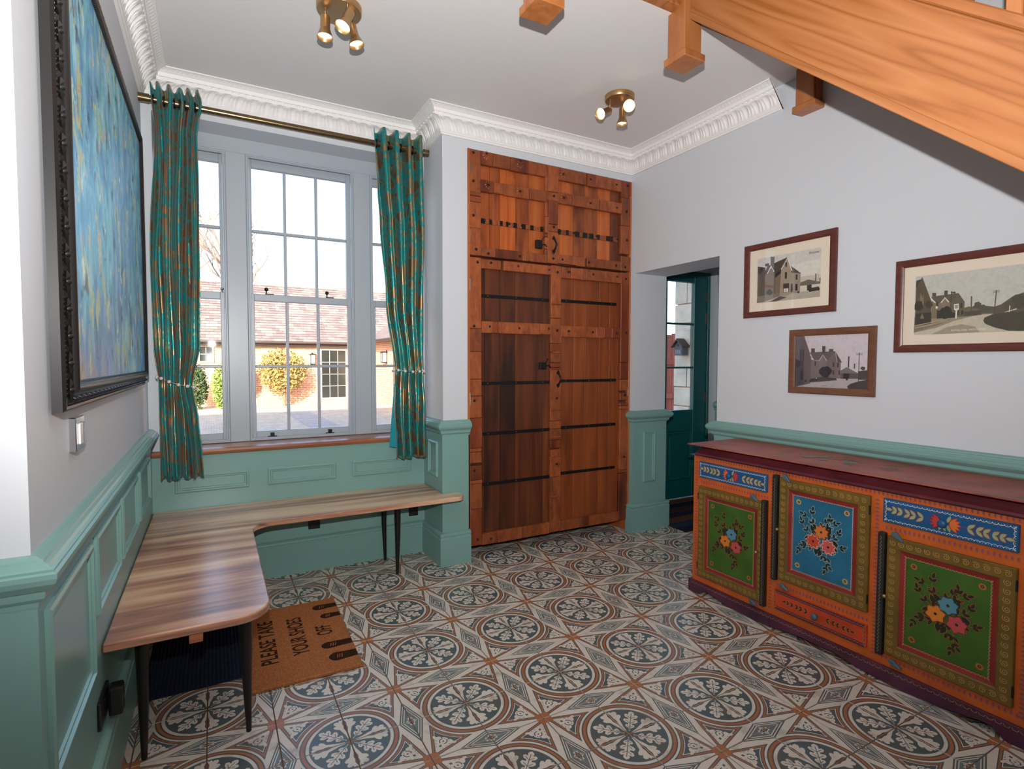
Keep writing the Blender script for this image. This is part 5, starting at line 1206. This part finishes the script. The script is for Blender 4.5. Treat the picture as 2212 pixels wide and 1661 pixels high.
def lantern(x, y, z, rot, label):
    o = thing('wall_lantern', label, 'lantern', (x, y, z), 'wall lanterns')
    R_ = Matrix.Translation((x, y, z)) @ Matrix.Rotation(rot, 4, 'Z')
    T = lambda u, v, h: tuple(R_ @ Vector((u, -h, v)))
    obj('lantern_frame', MB().prism(rect(-.10, .10, 0, .04), T, .02, .22).prism(rect(-.12, .12, .40, .44), T, .0, .24).prism(rect(-.10, -.08, .04, .40), T, .2, .22).prism(rect(.08, .10, .04, .40), T, .2, .22).prism(rect(-.03, .03, -.05, .5), T, 0, .02), M['black'], o)
    obj('lantern_glass', MB().prism(rect(-.08, .08, .04, .40), T, .05, .2), M['white'], o)
lantern(3.65, FY - .002, 1.22, 0, 'small lantern on the sunlit wall of the building opposite')
# side wing
WX = 6.07
wg = thing('side_wing', 'red brick wing of the courtyard building on the right', 'building', (WX, 21, GZ))
w_ = MB(); w_.box(WX, WX + 5, 16.5, FY - .43, GZ, 2.2); wo = obj('facade', w_, M['brick'], wg); uvbox(wo, 0)
obj('wing_roof', (lambda m: (m.add([(WX - .35, 16.2, 2.2), (WX - .35, FY - .42, 2.2), (WX + 2.5, FY - .42, 4.3), (WX + 2.5, 16.2, 4.3), (WX + 5.3, 16.2, 2.2), (WX + 5.3, FY - .42, 2.2)], [(0, 1, 2, 3), (3, 2, 5, 4)]), m)[1])(MB()), M['slate'], wg)
obj('gutter', MB().tube([(WX - .38, 16.2, 2.17), (WX - .38, FY - .5, 2.17)], .06, 10), M['gutter'], wg, smooth=40)
obj('downpipe', MB().tube([(WX - .06, 20.1, GZ), (WX - .06, 20.1, 2.15)], .045, 8), M['gutter'], wg, smooth=40)
lantern(WX - .002, 21.3, 1.30, -PI / 2, 'black lantern on the red brick side wing')
# planting
def foliage(name, parent, cx, cy, cz, rx, ry_, rz, n, cols, seed, size=.07, shell=.5):
    rr = random.Random(seed); mb = MB()
    for k in range(n):
        u, v = rr.uniform(-1, 1), rr.uniform(0, 2 * PI); q = math.sqrt(1 - u * u); r = rr.uniform(shell, 1.03) * (1 + .04 * math.sin(5 * v))
        p = Vector((cx + rx * r * q * math.cos(v), cy + ry_ * r * q * math.sin(v), cz + rz * r * u))
        nrm = Vector((rr.gauss(0, 1), rr.gauss(0, 1) - .6, rr.gauss(0, 1) + .4)).normalized(); a = nrm.orthogonal().normalized(); b = nrm.cross(a)
        th = rr.uniform(0, 6.28); a2 = a * math.cos(th) + b * math.sin(th); b2 = nrm.cross(a2); s = size * rr.uniform(.6, 1.4)
        mb.add([p - a2 * s, p + b2 * s * .45, p + a2 * s, p - b2 * s * .45], [(0, 1, 2, 3)], srgb(*rr.choice(cols)))
    o = obj(name, mb, M['leafm'], parent, fix=False); o['kind'] = 'stuff'; return o
M['leafm'] = paint('leaf_paint', .7); M['bark'] = pm('bark', srgb(126, 100, 80), .9, var=.3, vs=12)
tpy = thing('topiary_tree', 'round clipped orange-brown tree on a short trunk across the courtyard', 'tree', (2.45, 23.0, GZ))
obj('trunk', MB().tube([(2.45, 23.0, GZ), (2.46, 23.0, .5)], [.07, .05], 8), M['bark'], tpy, smooth=60)
foliage('crown', tpy, 2.40, 22.95, .98, .93, .62, .86, 3800, [(150, 124, 62), (126, 112, 58), (172, 138, 74), (108, 104, 50), (184, 150, 92)], 2, .06)
sh1 = thing('clipped_hedge', 'dark green clipped hedge column outside the left window light', 'hedge', (-.35, 22.6, GZ)); foliage('foliage', sh1, -.50, 22.6, .42, .34, .35, .80, 2200, [(52, 72, 34), (66, 86, 40), (40, 58, 30)], 5, .055)
sh2 = thing('ivy_shrub', 'bright ivy shrub lit by the sun outside the left window light', 'shrub', (.1, 22.3, GZ)); foliage('foliage', sh2, .27, 22.6, .40, .32, .35, .82, 2200, [(120, 140, 62), (146, 162, 82), (96, 120, 54)], 6, .06)
sh3 = thing('red_shrub', 'small red-leaved shrub beside the round tree', 'shrub', (1.3, 23.3, GZ)); foliage('foliage', sh3, 1.25, 23.3, .75, .20, .2, .62, 700, [(130, 64, 50), (150, 80, 58), (104, 50, 40)], 7, .05)
def bare(name, x, y, h, label, seed):
    rr = random.Random(seed); o = thing(name, label, 'tree', (x, y, GZ), 'bare winter trees'); mb = MB()
    def grow(p, d, L, r, lv):
        q = p + d * L; q2 = q + Vector((rr.uniform(-.1, .1), 0, rr.uniform(0, .1))) * L
        mb.tube([p, (p + q2) / 2 + Vector((rr.uniform(-.04, .04), rr.uniform(-.04, .04), 0)) * L, q2], [r, r * .85, r * .68], 5 if lv > 2 else 3, cap=False)
        if lv == 0: return
        for k in range(3 if lv > 2 else 2):
            nd_ = (d + Vector((rr.uniform(-.75, .75), rr.uniform(-.6, .6), rr.uniform(-.15, .55)))).normalized()
            grow(p + (q2 - p) * rr.uniform(.55, 1.0), nd_, L * rr.uniform(.58, .8), max(r * .58, .0065), lv - 1)
    grow(Vector((x, y, GZ)), Vector((rr.uniform(-.08, .08), 0, 1)), h * .32, h * .016, 6)
    obj('branches', mb, M['twig'], o, fix=False)
M['twig'] = pm('twig_bark', srgb(112, 100, 94), .9)
bare('bare_tree', 2.7, 38, 15.5, 'tall bare winter tree behind the slate roof, left of the middle pane', 3)
bare('bare_tree', -3.2, 44, 15, 'smaller bare winter tree seen through the left window light', 9)
# beyond the lobby door: stone pier, bird box, red gate
M['stone'] = pm('limestone', srgb(206, 198, 182), .9, var=.16, vs=5, bp=.5, bs=18)
SX = 5.6
sp_ = thing('stone_wall', 'pale limestone wall of big blocks outside the lobby door', 'wall', (SX + .3, 4.8, GZ))
rr = random.Random(21); z = GZ; r = 0
obj('mortar_core', box(SX + .02, SX + .6, 4.06, 5.46, GZ, 3.4), M['ridge'], sp_)
while z < 3.3:
    h = rr.choice([.26, .30, .34]); y = 5.48
    while y > 4.1:
        w = rr.uniform(.34, .6) * (0.6 if (y == 5.48 and r % 2) else 1); e = rr.uniform(0, .02)
        obj('stone_block', box(SX - e, SX + .62, max(y - w, 4.07) + .012, y, z, z + h - .012), M['stone'], sp_, bevel=.008); y -= w
    z += h; r += 1
bb = thing('bird_box', 'small dark grey house-shaped bird box on the limestone wall', 'bird box', (SX - .02, 5.295, 1.44))
Tb = lambda u, v, h: (SX - .022 - h, 5.295 - u, 1.44 + v)
obj('box_body', MB().prism([(-.072, 0), (.072, 0), (.072, .13), (0, .20), (-.072, .13)], Tb, 0, .11), pm('bird_box_grey', srgb(74, 82, 90), .6), bb, bevel=.003)
obj('box_roof', MB().prism([(-.10, .105), (0, .205), (.10, .105), (.10, .122), (0, .228), (-.10, .122)], Tb, 0, .145), M['gutter'], bb)
obj('entrance_hole', MB().lathe([(.017, .1105), (.017, .1125)], lambda u, v, h: Tb(u, v + .135, h), 14), M['black'], bb)
for k in range(3): obj('front_slat', MB().prism(rect(-.05 + .036 * k, -.02 + .036 * k, .02, .075), Tb, .11, .115), pm('bird_box_pale', srgb(116, 124, 130), .6), bb)
M['redwood'] = wood('red_fence_stain', [(.3, srgb(120, 54, 46)), (.7, srgb(158, 82, 68))], (20, 20, 2), .7, vary=.12)
gt = thing('timber_gate', 'red stained timber gate with an arched top outside the lobby door', 'gate', (7.7, 8.0, GZ))
for k in range(14):
    x = 6.75 + k * .135; zt_ = 1.35 + .62 * math.sin((k + .5) / 14 * PI * .5)
    obj('board', box(x, x + .13, 8.0, 8.03, GZ + .02, zt_), M['redwood'], gt, bevel=.003)
for z in (GZ + .35, .62, 1.30): obj('rail', box(6.75, 8.64, 7.96, 8.0, z, z + .1), M['redwood'], gt, bevel=.003)
obj('brace', MB().prism([(6.85, GZ + .45), (6.96, GZ + .45), (7.9, 1.25), (7.79, 1.25)], lambda u, v, h: (u, 8.0 - h, v), .0, .035), M['redwood'], gt)
